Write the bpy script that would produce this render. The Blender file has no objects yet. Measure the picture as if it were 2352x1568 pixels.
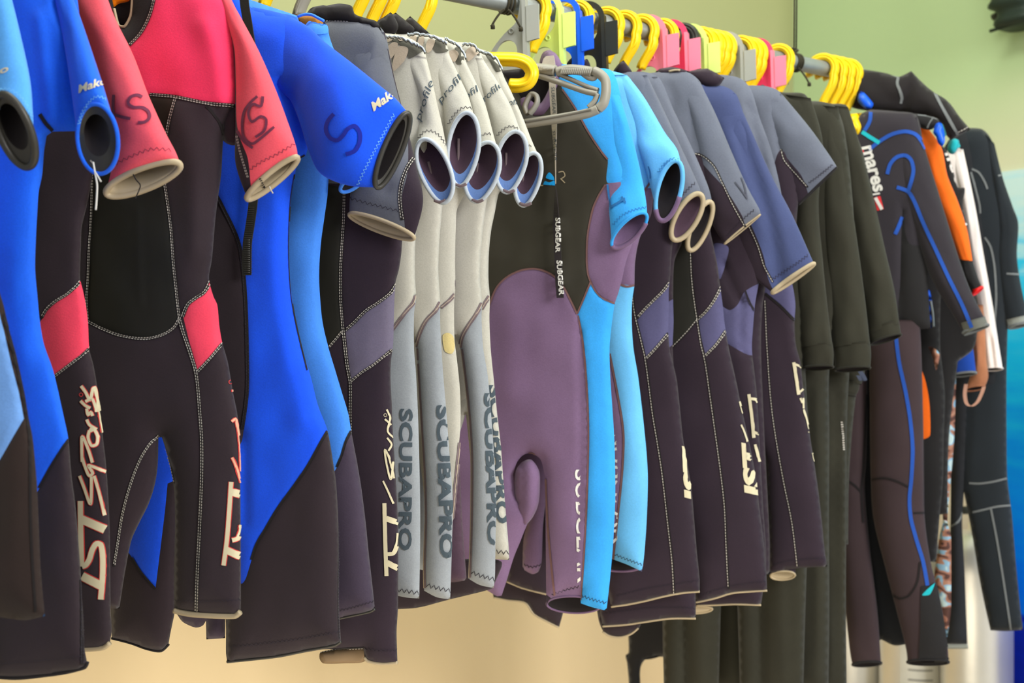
import bpy, bmesh, math, random
import numpy as np
from mathutils import Vector, geometry, noise
from mathutils.bvhtree import BVHTree

random.seed(7)
SC = bpy.context.scene
COL = SC.collection

# ------------------------------------------------------------------ camera, light, exposure
F = 2500.0                      # focal length in pixels of the 2352 x 1568 frame
CX, CY, CAMZ = 1176.0, 784.0, 1.30
cd = bpy.data.cameras.new('camera')
cam = bpy.data.objects.new('camera', cd); COL.objects.link(cam)
cam.location = (0, 0, CAMZ); cam.rotation_euler = (math.pi / 2, 0, 0)
cd.sensor_width = 36.0; cd.lens = 36.0 * F / 2352.0
cd.clip_start = 0.05; cd.clip_end = 60
cd.dof.use_dof = True; cd.dof.focus_distance = 1.72; cd.dof.aperture_fstop = 3.4
SC.camera = cam

w = bpy.data.worlds.new('daylight'); SC.world = w; w.use_nodes = True
bg = w.node_tree.nodes['Background']
bg.inputs[0].default_value = (0.93, 0.96, 1.0, 1); bg.inputs[1].default_value = 0.40

def area(name, loc, target, size, power, col):
    l = bpy.data.lights.new(name, 'AREA'); l.shape = 'RECTANGLE'; l.size, l.size_y = size
    l.energy = power; l.color = col
    o = bpy.data.objects.new(name, l); COL.objects.link(o); o.location = loc
    o.rotation_euler = (Vector(target) - Vector(loc)).to_track_quat('-Z', 'Y').to_euler()
    return o
area('doorway_daylight', (3.0, -1.0, 2.7), (0.35, 2.1, 1.25), (1.3, 1.6), 190, (1.0, 0.985, 0.96))
area('back_wall_fill', (-0.1, 1.5, 3.15), (0.0, 2.6, 1.4), (1.2, 0.6), 30, (0.97, 1.0, 0.90))  # added overhead fill, brightens the left of the back wall
area('ocean_panel_fill', (0.95, 2.15, 3.15), (1.45, 3.1, 1.0), (0.5, 0.5), 5, (0.97, 1.0, 0.95))  # added small fill, lifts the ocean panel and right wall
area('floor_bounce_fill', (-0.2, 1.4, 0.12), (0.1, 3.2, 0.7), (1.2, 0.5), 9, (1.0, 0.88, 0.68))  # added warm fill, stands in for light bounced off the floor

SC.view_settings.view_transform = 'Standard'; SC.view_settings.look = 'None'
SC.view_settings.gamma = 1.0; SC.view_settings.use_curve_mapping = False
SC.view_settings.exposure = 0.0

# ------------------------------------------------------------------ materials
def lin(c):
    return tuple(((v / 255) / 12.92 if v <= 10.3 else ((v / 255 + 0.055) / 1.055) ** 2.4) for v in c)

_m = {}
def mat(name, rgb, rough=0.8, kind='fabric', metal=0.0, var=0.10, spec=0.3):
    if name in _m: return _m[name]
    m = bpy.data.materials.new(name); m.use_nodes = True; nt = m.node_tree
    b = nt.nodes['Principled BSDF']; c = lin(rgb)
    b.inputs['Roughness'].default_value = rough; b.inputs['Metallic'].default_value = metal
    b.inputs['Specular IOR Level'].default_value = spec
    tc = nt.nodes.new('ShaderNodeTexCoord')
    n1 = nt.nodes.new('ShaderNodeTexNoise'); n1.inputs['Scale'].default_value = 9; n1.inputs['Detail'].default_value = 4
    nt.links.new(tc.outputs['Object'], n1.inputs['Vector'])
    cr = nt.nodes.new('ShaderNodeValToRGB')
    cr.color_ramp.elements[0].position = 0.3; cr.color_ramp.elements[1].position = 0.7
    lo = tuple(max(0, x * (1 - var)) for x in c) + (1,); hi = tuple(min(1, x * (1 + var)) for x in c) + (1,)
    cr.color_ramp.elements[0].color = lo; cr.color_ramp.elements[1].color = hi
    nt.links.new(n1.outputs['Fac'], cr.inputs['Fac'])
    last = cr.outputs['Color']
    bump = nt.nodes.new('ShaderNodeBump')
    if kind == 'fabric':
        n2 = nt.nodes.new('ShaderNodeTexNoise'); n2.inputs['Scale'].default_value = 420; n2.inputs['Detail'].default_value = 2
        nt.links.new(tc.outputs['Object'], n2.inputs['Vector'])
        mx = nt.nodes.new('ShaderNodeMix'); mx.data_type = 'RGBA'; mx.blend_type = 'MULTIPLY'
        mx.inputs[0].default_value = 0.22
        nt.links.new(last, mx.inputs[6]); nt.links.new(n2.outputs['Fac'], mx.inputs[7])
        g = nt.nodes.new('ShaderNodeMix'); g.data_type = 'RGBA'; g.blend_type = 'MULTIPLY'; g.inputs[0].default_value = 1
        g.inputs[7].default_value = (1.12, 1.12, 1.12, 1); nt.links.new(mx.outputs[2], g.inputs[6]); last = g.outputs[2]
        nt.links.new(n2.outputs['Fac'], bump.inputs['Height']); bump.inputs['Strength'].default_value = 0.18
        bump.inputs['Distance'].default_value = 0.0012
        b.inputs['Sheen Weight'].default_value = 0.12; b.inputs['Sheen Roughness'].default_value = 0.5
    else:
        n2 = nt.nodes.new('ShaderNodeTexNoise'); n2.inputs['Scale'].default_value = 60
        nt.links.new(tc.outputs['Object'], n2.inputs['Vector'])
        nt.links.new(n2.outputs['Fac'], bump.inputs['Height']); bump.inputs['Strength'].default_value = 0.06
        bump.inputs['Distance'].default_value = 0.002
    nt.links.new(last, b.inputs['Base Color']); nt.links.new(bump.outputs['Normal'], b.inputs['Normal'])
    _m[name] = m
    return m

def fab(name, rgb, var=0.10): return mat(name, rgb, 0.82, 'fabric', 0, var, 0.2)
def plas(name, rgb, rough=0.38): return mat(name, rgb, rough, 'plastic', 0, 0.04, 0.45)

RED = fab('red_neoprene', (252, 58, 104)); CORAL = fab('faded_coral_neoprene', (240, 88, 104)); PATCHRED = fab('coral_red_patch', (243, 70, 98))
EBLUE = fab('royal_blue_neoprene', (22, 86, 255)); BBLUE = fab('blue_neoprene', (28, 102, 240)); FBLUE = fab('mid_blue_neoprene', (66, 136, 240))
ABLUE = fab('faded_sky_neoprene', (82, 158, 235), 0.16); ALEG = fab('dusty_blue_neoprene', (112, 160, 230), 0.16)
PLUM = fab('black_plum_neoprene', (47, 37, 44)); PLUM2 = fab('plum_neoprene', (66, 56, 74)); BROWNB = fab('brown_black_neoprene', (46, 35, 33))
SMOOTH = mat('black_smoothskin', (34, 33, 28), 0.6, 'plastic', 0, 0.12, 0.35)
LINEB = mat('black_rubber_lining', (52, 50, 46), 0.42, 'plastic', 0, 0.1, 0.5)
DARK = fab('dark_lining_and_shade', (30, 25, 29)); SEAM = fab('black_seam_tape', (30, 26, 28))
GGRAY = fab('slate_grey_neoprene', (100, 103, 113)); LAV = fab('lavender_grey_neoprene', (108, 101, 124))
HCREAM = fab('pale_grey_neoprene', (190, 187, 178), 0.06); HGRAY = fab('cool_grey_neoprene', (152, 158, 166), 0.10)
HRIM = fab('pale_blue_edge', (190, 200, 212)); HBAND = fab('blue_inner_edge', (112, 146, 212)); HLIN = fab('plum_lining', (78, 58, 74)); HSEAM = fab('mauve_grey_seam', (122, 106, 112))
IBLACK = mat('charcoal_smoothskin', (54, 51, 43), 0.62, 'plastic', 0, 0.18, 0.3); IPURP = fab('dusty_purple_neoprene', (120, 95, 129))
IBLUE = fab('bright_sky_neoprene', (54, 162, 244)); JBLUE = fab('light_sky_neoprene', (104, 186, 244)); ISEAM = fab('rust_brown_seam', (116, 84, 84))
KGRAY = fab('steel_grey_neoprene', (101, 106, 122)); KNAVY = fab('navy_grey_neoprene', (66, 76, 118)); KLAV = fab('lavender_patch_neoprene', (86, 84, 122))
KDARK = fab('dark_plum_neoprene', (46, 35, 47)); OLIVE = fab('olive_black_fleece', (47, 46, 37), 0.16); OLIVE2 = fab('dark_olive_fleece', (40, 39, 32), 0.16)
MCHEST = fab('charcoal_violet_neoprene', (47, 43, 50)); MLEG = fab('warm_plum_neoprene', (60, 47, 51)); MBLACK = fab('black_panel_neoprene', (33, 32, 34))
NBLACK = fab('ink_black_neoprene', (34, 36, 41)); NBLK2 = fab('blue_black_neoprene', (30, 36, 42)); ORANGE = fab('orange_lycra', (238, 106, 22)); NWHITE = fab('white_lycra', (232, 222, 218), 0.05)
NBLUE = fab('deep_blue_neoprene', (22, 66, 160)); PIPE = fab('blue_piping', (34, 80, 172)); GPIPE = fab('grey_piping', (112, 116, 118)); TEAL = fab('teal_trim', (30, 176, 190))
CREAM = mat('cream_rubber_edge', (178, 162, 134), 0.5, 'plastic', 0, 0.14, 0.4); CREAMP = mat('cream_print', (208, 198, 168), 0.6, 'plastic', 0, 0.12, 0.3)
REDP = mat('red_print', (206, 62, 62), 0.6, 'plastic', 0, 0.1, 0.3); SALMON = mat('salmon_print', (230, 168, 140), 0.6, 'plastic', 0, 0.1, 0.3)
STITCHW = fab('pale_stitch_thread', (190, 184, 176)); STITCHD = fab('dark_stitch_thread', (46, 40, 52)); STITCHB = fab('pale_blue_thread', (120, 190, 240))
MARKER = fab('faded_marker_ink', (112, 48, 74)); MARKB = fab('marker_ink_on_blue', (26, 40, 160)); MARKG = fab('marker_ink_on_grey', (112, 104, 116))
MARKI = fab('marker_ink_on_sky', (40, 110, 176))
PRINTG = fab('grey_print', (72, 84, 94)); PRINTW = mat('white_print', (222, 220, 216), 0.6, 'plastic', 0, 0.05, 0.3)
FOAM = fab('exposed_foam', (84, 82, 74)); TAN = fab('tan_bare_patch', (182, 166, 150), 0.08); WEB = fab('black_webbing', (34, 34, 30))
YEL = plas('yellow_plastic', (252, 208, 4)); GRYP = plas('grey_plastic', (160, 162, 158)); LIME = plas('lime_plastic', (214, 236, 128)); BLUP = plas('blue_plastic', (20, 96, 240))
BLKP = plas('black_plastic', (40, 42, 38)); PNK = plas('pink_plastic', (244, 132, 160)); PNK2 = plas('hot_pink_plastic', (242, 62, 110)); TAUPE = plas('taupe_grey_plastic', (152, 148, 138), 0.45)
STEEL = mat('galvanised_steel', (142, 148, 150), 0.45, 'plastic', 0.55, 0.2, 0.5); ALU = mat('brushed_aluminium', (226, 226, 222), 0.36, 'plastic', 0.75, 0.05, 0.5); CORDM = fab('dark_cord', (52, 48, 34))

# ------------------------------------------------------------------ rack line and planes
R0 = np.array([-0.512, 1.65]); RD = np.array([1.051, 0.698]); RL = float(np.hypot(*RD)); RD = RD / RL
RODZ = CAMZ + 0.616; RODR = 0.0165
def s_of_x(x):
    k = (x - CX) / F
    return (k * R0[1] - R0[0]) / (RD[0] - k * RD[1])
def rod_at(s): return R0 + RD * s

def link(name, verts, faces, m, parent=None, origin=(0, 0, 0), smooth=True):
    me = bpy.data.meshes.new(name)
    o0 = np.array(origin, float)
    vs = (np.asarray(verts, float) - o0) if len(verts) else np.zeros((0, 3))
    me.from_pydata(vs.tolist(), [], [list(map(int, f)) for f in faces])
    if m: me.materials.append(m)
    if smooth: me.shade_smooth()
    o = bpy.data.objects.new(name, me); COL.objects.link(o)
    if parent is not None: o.parent = parent
    else: o.location = origin
    return o

def tag(o, label=None, cat=None, group=None, kind=None):
    if label: o['label'] = label
    if cat: o['category'] = cat
    if group: o['group'] = group
    if kind: o['kind'] = kind
    return o

# ------------------------------------------------------------------ 2D curve helpers (in the plane picture of a garment)
def _cr(p0, p1, p2, p3, t):
    return 0.5 * (2 * p1 + (p2 - p0) * t + (2 * p0 - 5 * p1 + 4 * p2 - p3) * t * t + (3 * p1 - p0 - 3 * p2 + p3) * t ** 3)

def curve(pts, step=5.0, closed=False):
    P = [np.array(p[:2], float) for p in pts]; K = [len(p) > 2 for p in pts]; n = len(P); out = []
    segs = n if closed else n - 1
    for i in range(segs):
        j = (i + 1) % n
        p1, p2 = P[i], P[j]
        p0 = P[i - 1] if (closed or i > 0) else p1
        p3 = P[(j + 1) % n] if (closed or j + 1 < n) else p2
        if K[i]: p0 = p1 - (p2 - p1)
        if K[j]: p3 = p2 + (p2 - p1)
        L = np.hypot(*(p2 - p1))
        # keep tangents in proportion with unequal spacing
        l0 = np.hypot(*(p1 - p0)) or 1; l3 = np.hypot(*(p3 - p2)) or 1
        p0 = p1 - (p1 - p0) * min(1, L / l0); p3 = p2 + (p3 - p2) * min(1, L / l3)
        k = max(1, int(math.ceil(L / step)))
        for a in range(k): out.append(_cr(p0, p1, p2, p3, a / k))
    if not closed: out.append(P[-1])
    return np.array(out)

def inside(poly, pts):
    x, y = pts[:, 0], pts[:, 1]; r = np.zeros(len(pts), bool)
    a = poly; b = np.roll(poly, -1, 0)
    for (x1, y1), (x2, y2) in zip(a, b):
        if y1 == y2: continue
        c = ((y1 > y) != (y2 > y))
        r ^= c & (x < (x2 - x1) * (y - y1) / (y2 - y1) + x1)
    return r

def dist_to(poly, pts, closed=True):
    a = poly; b = np.roll(poly, -1, 0)
    if not closed: a, b = a[:-1], b[:-1]
    d = np.full(len(pts), 1e9); ab = b - a; l2 = np.maximum((ab ** 2).sum(1), 1e-9)
    for k in range(0, len(pts), 1500):
        p = pts[k:k + 1500, None, :]
        t = np.clip(((p - a) * ab).sum(2) / l2, 0, 1)
        d[k:k + 1500] = np.sqrt((((a + ab * t[..., None]) - p) ** 2).sum(2)).min(1)
    return d

def stroke2d(pts, width, step=4.0, smooth=True, taper=None):
    """a flat stroke of the given width along a line: vertices and faces in the plane picture"""
    c = curve(pts, step) if smooth else np.array([p[:2] for p in pts], float)
    if not smooth:
        o = [c[0]]
        for a, b in zip(c[:-1], c[1:]):
            k = max(1, int(np.hypot(*(b - a)) / step))
            for i in range(1, k + 1): o.append(a + (b - a) * i / k)
        c = np.array(o)
    t = np.gradient(c, axis=0); t /= np.maximum(np.hypot(t[:, 0], t[:, 1])[:, None], 1e-6)
    nrm = np.stack([-t[:, 1], t[:, 0]], 1)
    wv = np.full(len(c), width / 2.0)
    if taper is not None: wv = np.interp(np.linspace(0, 1, len(c)), np.linspace(0, 1, len(taper)), taper) / 2
    V = []; 
    for p, q, h in zip(c, nrm, wv): V.append(p + q * h); V.append(p); V.append(p - q * h)
    Fc = []
    for i in range(len(c) - 1):
        a = 3 * i
        Fc.append((a, a + 1, a + 4, a + 3)); Fc.append((a + 1, a + 2, a + 5, a + 4))
    return np.array(V), Fc

def join2d(parts):
    V, Fc = [], []
    for v, f in parts:
        b = len(V); V.extend(list(v)); Fc.extend([tuple(b + i for i in g) for g in f])
    return np.array(V), Fc

_txt = {}
def text2d(body, org, along, height, up=None, shear=0.0, bold=0.0, squash=1.0):
    """lettering laid along a direction, letter height given, as a fine 2D mesh"""
    key = (body, round(shear, 2), round(bold, 3))
    if key not in _txt:
        cu = bpy.data.curves.new('txt', 'FONT'); cu.body = body; cu.size = 1.0; cu.shear = shear; cu.offset = bold; cu.resolution_u = 3
        o = bpy.data.objects.new('txt', cu); COL.objects.link(o)
        dg = bpy.context.evaluated_depsgraph_get(); dg.update()
        me = o.evaluated_get(dg).to_mesh()
        bm = bmesh.new(); bm.from_mesh(me)
        bmesh.ops.triangulate(bm, faces=bm.faces)
        for _ in range(3):
            lg = [e for e in bm.edges if e.calc_length() > 0.16]
            if not lg: break
            bmesh.ops.subdivide_edges(bm, edges=lg, cuts=1)
            bmesh.ops.triangulate(bm, faces=bm.faces)
        bm.verts.ensure_lookup_table()
        v = np.array([(q.co.x, q.co.y) for q in bm.verts]); f = [tuple(q.index for q in g.verts) for g in bm.faces]
        bm.free(); o.evaluated_get(dg).to_mesh_clear(); bpy.data.objects.remove(o); bpy.data.curves.remove(cu)
        v[:, 0] -= v[:, 0].min(); capscale = 1 / 0.70
        _txt[key] = (v * [1, 1] * capscale, f)
    v, f = _txt[key]
    a = np.array(along, float); L = np.hypot(*a); a = a / L
    u = np.array(up, float) if up is not None else np.array([a[1], -a[0]])
    u = u / np.hypot(*u)
    sx = L / v[:, 0].max()
    return np.array(org, float) + np.outer(v[:, 0] * sx, a) + np.outer(v[:, 1] * height, u), f

def clip2d(shape, keep):
    v, f = shape; k = keep(v)
    return v, [g for g in f if all(k[i] for i in g)]

def zigzag(pts, amp, period):
    c = curve(pts, 2.0); seg = np.hypot(*np.diff(c, axis=0).T); s = np.concatenate([[0], np.cumsum(seg)])
    n = max(2, int(s[-1] / (period / 2))); out = []
    for i in range(n + 1):
        q = s[-1] * i / n; p = np.array([np.interp(q, s, c[:, 0]), np.interp(q, s, c[:, 1])])
        q2 = min(s[-1], q + 2); q1 = max(0, q - 2)
        t = np.array([np.interp(q2, s, c[:, 0]) - np.interp(q1, s, c[:, 0]), np.interp(q2, s, c[:, 1]) - np.interp(q1, s, c[:, 1])])
        t /= np.hypot(*t) or 1
        out.append(p + np.array([-t[1], t[0]]) * amp * (1 if i % 2 else -1))
    return out

def dashes(pts, width, dash=5.0, gap=2.5, off=0.0):
    c = curve(pts, 1.5); t = np.gradient(c, axis=0); t /= np.maximum(np.hypot(t[:, 0], t[:, 1])[:, None], 1e-6)
    c = c + np.stack([-t[:, 1], t[:, 0]], 1) * off
    seg = np.hypot(*np.diff(c, axis=0).T); s = np.concatenate([[0], np.cumsum(seg)])
    q = 0; parts = []
    while q + dash < s[-1]:
        p = [np.array([np.interp(z, s, c[:, 0]), np.interp(z, s, c[:, 1])]) for z in (q, q + dash)]
        parts.append(stroke2d([tuple(p[0]), tuple(p[1])], width, 20, False)); q += dash + gap
    return join2d(parts) if parts else (np.zeros((0, 2)), [])

def ellipse2d(cx, cy, rx, ry, rot=0, n=20):
    a = np.linspace(0, 2 * math.pi, n, endpoint=False); c, s_ = math.cos(rot), math.sin(rot)
    x, y = rx * np.cos(a), ry * np.sin(a)
    return [(cx + c * i - s_ * j, cy + s_ * i + c * j) for i, j in zip(x, y)]

def fill2d(pts, smooth=True, grid=7.0):
    o = curve(pts, 4.0, True) if smooth else np.array([p[:2] for p in pts], float)
    lo, hi = o.min(0), o.max(0)
    gx, gy = np.meshgrid(np.arange(lo[0], hi[0], grid), np.arange(lo[1], hi[1], grid)); g = np.stack([gx.ravel(), gy.ravel()], 1)
    if len(g): g = g[inside(o, g)]
    if len(g): g = g[dist_to(o, g) > 2.5]
    V = [Vector(p) for p in o] + [Vector(p) for p in g]
    n = len(o); r = geometry.delaunay_2d_cdt(V, [(i, (i + 1) % n) for i in range(n)], [], 0, 0.01)
    v = np.array([tuple(p) for p in r[0]]); f = [t for t in r[2]]
    cen = np.array([v[list(t)].mean(0) for t in f]); k = inside(o, cen)
    return v, [tuple(t) for t, q in zip(f, k) if q]

# ------------------------------------------------------------------ a garment on its plane
class Garment:
    def __init__(self, name, label, s, cat='wetsuit', group=None, yaw=None, zroot=None):
        self.s = s; p = rod_at(s); self.P = np.array([p[0], p[1], RODZ])
        x = CX + F * p[0] / p[1]
        if yaw is None: yaw = 13 + 13 * min(1, max(0, x / 2352.0))
        a = math.radians(yaw); self.n = np.array([-math.sin(a), -math.cos(a), 0.0]); self.u = np.array([math.cos(a), -math.sin(a), 0])
        self.depth = p[1]; self.mpp = self.depth / F
        self.origin = np.array([p[0], p[1], RODZ - 0.08])
        e = bpy.data.objects.new(name, None); e.empty_display_size = 0.05; COL.objects.link(e); e.location = self.origin
        tag(e, label, cat, group); self.root = e; self.bv = []; self.bf = []; self._bvh = None
    def at(self, px, off=0.0):
        px = np.asarray(px, float).reshape(-1, 2)
        d = np.stack([(px[:, 0] - CX) / F, np.ones(len(px)), -(px[:, 1] - CY) / F], 1)
        C = np.array([0, 0, CAMZ]); k = float((self.P - C) @ self.n)
        t = (k + np.broadcast_to(np.asarray(off, float), (len(px),))) / (d @ self.n)
        return C + d * t[:, None]
    def solid(self, name, V, Fc, m, parent=None, hit=True, smooth=True, label=None):
        o = link(name, V, Fc, m, parent or self.root, self.origin, smooth)
        if label: o['label'] = label
        if hit:
            b = len(self.bv); self.bv.extend([tuple(v) for v in V]); self.bf.extend([tuple(b + int(i) for i in f) for f in Fc]); self._bvh = None
        return o
    def bvh(self):
        if self._bvh is None: self._bvh = BVHTree.FromPolygons(self.bv, self.bf)
        return self._bvh
    # a filled, inflated cloth piece from its outline; panels are sewn-in areas of another colour
    def piece(self, name, outline, m, T=0.014, R=0.045, off=0.0, back=0.7, panels=(), folds=(), grid=11.0, rough=0.0025, parent=None, flat_edges=False, label=None):
        o = curve(outline, 6.0, True); loops = [o]; pl = []
        for pn in panels:
            q = curve(pn[1], 6.0, True); pl.append(q); loops.append(q)
        lo, hi = o.min(0), o.max(0)
        gx, gy = np.meshgrid(np.arange(lo[0], hi[0], grid), np.arange(lo[1], hi[1], grid))
        g = np.stack([gx.ravel(), gy.ravel()], 1); g[:, 0] += (np.round((g[:, 1] - lo[1]) / grid) % 2) * grid / 2
        g = g[inside(o, g)]
        if len(g):
            k = dist_to(o, g) > 3.5
            for q in pl: k &= dist_to(q, g) > 3.5
            g = g[k]
        V, E = [], []
        for L in loops:
            b = len(V); n = len(L); V.extend(Vector(p) for p in L); E.extend((b + i, b + (i + 1) % n) for i in range(n))
        V.extend(Vector(p) for p in g)
        r = geometry.delaunay_2d_cdt(V, E, [], 0, 0.02)
        v = np.array([tuple(p) for p in r[0]]); tri = np.array([t for t in r[2] if len(t) == 3])
        cen = v[tri].mean(1); tri = tri[inside(o, cen)]; cen = v[tri].mean(1)
        used = np.unique(tri); mp = -np.ones(len(v), int); mp[used] = np.arange(len(used)); v = v[used]; tri = mp[tri]
        pid = -np.ones(len(tri), int)
        for i, q in enumerate(pl): pid[inside(q, cen)] = i
        d = dist_to(o, v); onb = d < 0.6
        self._h = h = self.height(v, d, T, R, folds, rough)
        for q in pl:
            dq = dist_to(q, v); h -= 0.0012 * np.exp(-(dq / 3.0) ** 2)
        h[onb] = 0
        hb = -np.sqrt(np.maximum(0, 1 - (1 - np.minimum(d * self.mpp / R, 1)) ** 2)) * T * back
        Vf = self.at(v, off + h); Vb = self.at(v, off + hb)
        # winding: faces turned to the camera
        a, b_, c = v[tri[:, 0]], v[tri[:, 1]], v[tri[:, 2]]
        cr = (b_[:, 0] - a[:, 0]) * (c[:, 1] - a[:, 1]) - (b_[:, 1] - a[:, 1]) * (c[:, 0] - a[:, 0])
        tri[cr > 0] = tri[cr > 0][:, ::-1]
        objs = {}
        nv = len(v)
        # base: front faces without panel + whole back
        bi = np.arange(nv) + nv; bi[onb] = np.where(onb)[0]
        fr = tri[pid == -1]; bk = bi[tri[:, ::-1]]
        allF = np.concatenate([fr, bk]); allV = np.concatenate([Vf, Vb])
        u_ = np.unique(allF); mp = -np.ones(2 * nv, int); mp[u_] = np.arange(len(u_))
        objs[name] = self.solid(name, allV[u_], mp[allF], m, parent, label=label)
        for i, pn in enumerate(panels):
            t = tri[pid == i]
            if not len(t): continue
            u_ = np.unique(t); mp = -np.ones(nv, int); mp[u_] = np.arange(len(u_))
            objs[pn[0]] = self.solid(pn[0], Vf[u_], mp[t], pn[2], parent, label=(pn[3] if len(pn) > 3 else None))
        return objs
    def height(self, v, d, T, R, folds, rough):
        q = np.minimum(d * self.mpp / R, 1)
        h = T * np.sqrt(np.maximum(0, 1 - (1 - q) ** 2))
        nz = np.array([noise.noise(Vector((p[0] * 0.006 + self.s * 31, p[1] * 0.0025, self.s * 7))) for p in v])
        nz2 = np.array([noise.noise(Vector((p[0] * 0.016 + self.s * 11, p[1] * 0.010, self.s * 3 + 5))) for p in v])
        h = h + (nz * rough * 2.2 + nz2 * rough) * np.minimum(q * 1.5, 1)
        for fl in folds:
            dd = dist_to(curve(fl[0], 8.0), v, False)
            h = h + fl[2] * np.exp(-(dd / fl[1]) ** 2) * np.minimum(q * 2, 1)
        return h
    # a sleeve or leg tube; rings: (L, R, half depth, (bx, by), offset)
    def tube(self, name, rings, m, seam=None, m2=None, side='left', rim=None, rim_r=0.0035, lining=None, lip=None, n=44, parent=None, sub=7, wob=0.002, folds=(), rimname='cuff', band=None, pinch=0.0):
        K = []
        for r in rings:
            L, R_, bn = np.array(r[0], float), np.array(r[1], float), r[2]
            b = np.array(r[3] if len(r) > 3 else (0, 0), float); dn = r[4] if len(r) > 4 else 0.0
            c = (L + R_) / 2; a = (R_ - L) / 2; K.append(np.concatenate([c, a, b, [bn, dn]]))
        K = np.array(K); sm = list(seam) if seam is not None else None
        if sm: K = np.concatenate([K, np.array(sm)[:, None]], 1)
        M = []
        for i in range(len(K) - 1):
            p0 = K[max(i - 1, 0)]; p3 = K[min(i + 2, len(K) - 1)]
            for a in range(sub): M.append(_cr(p0, K[i], K[i + 1], p3, a / sub))
        M.append(K[-1]); M = np.array(M)
        half = n // 2
        def ringpts(row, sc=1.0, doff=0.0, vi=0, inset=0.0):
            if sm:
                f = min(0.985, max(0.015, row[8])); th_s = math.acos(2 * f - 1)
                k1 = n // 4
                th = np.concatenate([np.linspace(0, th_s, k1, endpoint=False), np.linspace(th_s, math.pi, half - k1, endpoint=False), np.linspace(math.pi, 2 * math.pi, n - half, endpoint=False)])
            else: th = np.linspace(0, 2 * math.pi, n, endpoint=False)
            cs, sn = np.cos(th), np.sin(th)
            wgt = pinch * min(1.0, np.hypot(*row[4:6]) / (np.hypot(*row[2:4]) + 1e-6))
            px = row[0:2] + sc * (np.outer(cs * (1 - wgt * np.maximum(0, -sn) ** 1.5), row[2:4]) + np.outer(sn, row[4:6]))
            wb = np.array([noise.noise(Vector((math.cos(t) * 1.3, math.sin(t) * 1.3 + self.s * 9, vi * 0.16))) for t in th]) * wob
            of = row[7] + sc * row[6] * sn + doff + wb * np.sign(np.maximum(sn, 0)) + inset * sn
            if folds:
                for fl in folds:
                    dd = dist_to(curve(fl[0], 8.0), px, False); of = of + fl[2] * np.exp(-(dd / fl[1]) ** 2) * np.maximum(sn, 0)
            return self.at(px, of)
        rg = [ringpts(r, vi=i) for i, r in enumerate(M)]
        V = np.concatenate(rg); nr = len(rg)
        Fa, Fb = [], []
        k1 = n // 4
        for i in range(nr - 1):
            for j in range(n):
                q = (i * n + j, i * n + (j + 1) % n, (i + 1) * n + (j + 1) % n, (i + 1) * n + j)
                second = False
                if sm:
                    second = (k1 <= j < half) if side == 'left' else (j < k1)
                (Fb if second else Fa).append(q)
        Fa.append(tuple(range(n)))
        def sub_(Fc):
            u_ = np.unique(np.array([i for f in Fc for i in f])); mp = {int(a): b for b, a in enumerate(u_)}
            return V[u_], [tuple(mp[i] for i in f) for f in Fc]
        objs = {}
        va, fa = sub_(Fa); objs[name] = self.solid(name, va, fa, m, parent)
        if Fb:
            vb, fb = sub_(Fb); objs['underarm_panel'] = self.solid('underarm_panel', vb, fb, m2, parent)
        sl = objs[name] if parent is None else parent
        if 'underarm_panel' in objs: objs['underarm_panel'].parent = sl
        if lining is not None:
            cnt = min(nr, sub + 2); idx = list(range(nr - 1, nr - 1 - cnt, -1))
            inn = [ringpts(M[idx[0]], 0.965, 0, idx[0])] + [ringpts(M[i], (lip or 0.90), 0, i, -0.0035) for i in idx[1:]]
            def strip(rows):
                Vi = np.concatenate(rows)
                return Vi, [(i * n + j, i * n + (j + 1) % n, (i + 1) * n + (j + 1) % n, (i + 1) * n + j) for i in range(len(rows) - 1) for j in range(n)]
            if band is not None:
                Vi, Fi = strip(inn[:2]); self.solid('inner_band', Vi, Fi, band, sl)
                Vi, Fi = strip(inn[1:])
            else: Vi, Fi = strip(inn)
            self.solid(name + '_lining', Vi, Fi, lining, sl)
            self.solid(name + '_shade_cap', inn[-1], [tuple(range(n))], DARK, sl)  # dark cap, its colour stands for the shade deep inside the tube
        if rim is not None:
            objs['rim'] = self.rope(rimname, rg[-1], rim_r, rim, closed=True, parent=sl)
        self.last_ring = rg[-1]
        return objs
    def rope(self, name, pts3, r, m, closed=False, n=8, parent=None, hit=True):
        V, Fc = rope_mesh(pts3, r, closed, n)
        return self.solid(name, V, Fc, m, parent, hit=hit)
    def edge(self, name, pts, r, m, off=0.0, parent=None, step=6.0):
        return self.rope(name, self.at(curve(pts, step), off), r, m, False, 8, parent)
    # flat print, stitching, ink: geometry laid on the garment's own surface
    def lay(self, name, shape, m, lift=0.0006, parent=None, kind=None, label=None):
        v2, Fc = shape
        if len(v2) == 0: return None
        B = self.bvh(); C = Vector((0, 0, CAMZ)); out = []; ok = []
        for x, y in v2:
            dr = Vector(((x - CX) / F, 1, -(y - CY) / F)).normalized()
            h = B.ray_cast(C, dr)
            if h[0] is None: out.append((0, 0, 0)); ok.append(False)
            else:
                nn = h[1]
                if nn.dot(dr) > 0: nn = -nn
                out.append(tuple(h[0] + nn * lift - dr * 0.0003)); ok.append(True)
        P3 = np.array(out); keep = []
        for f in Fc:
            if all(ok[i] for i in f):
                q = P3[list(f)]
                if max(np.linalg.norm(q - q.mean(0), axis=1)) < 0.02: keep.append(f)
        if not keep: return None
        u_ = np.unique(np.array([i for f in keep for i in f])); mp = {int(a): b for b, a in enumerate(u_)}
        o = link(name, P3[u_], [tuple(mp[i] for i in f) for f in keep], m, parent or self.root, self.origin)
        if kind: o['kind'] = kind
        if label: o['label'] = label
        return o
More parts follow.
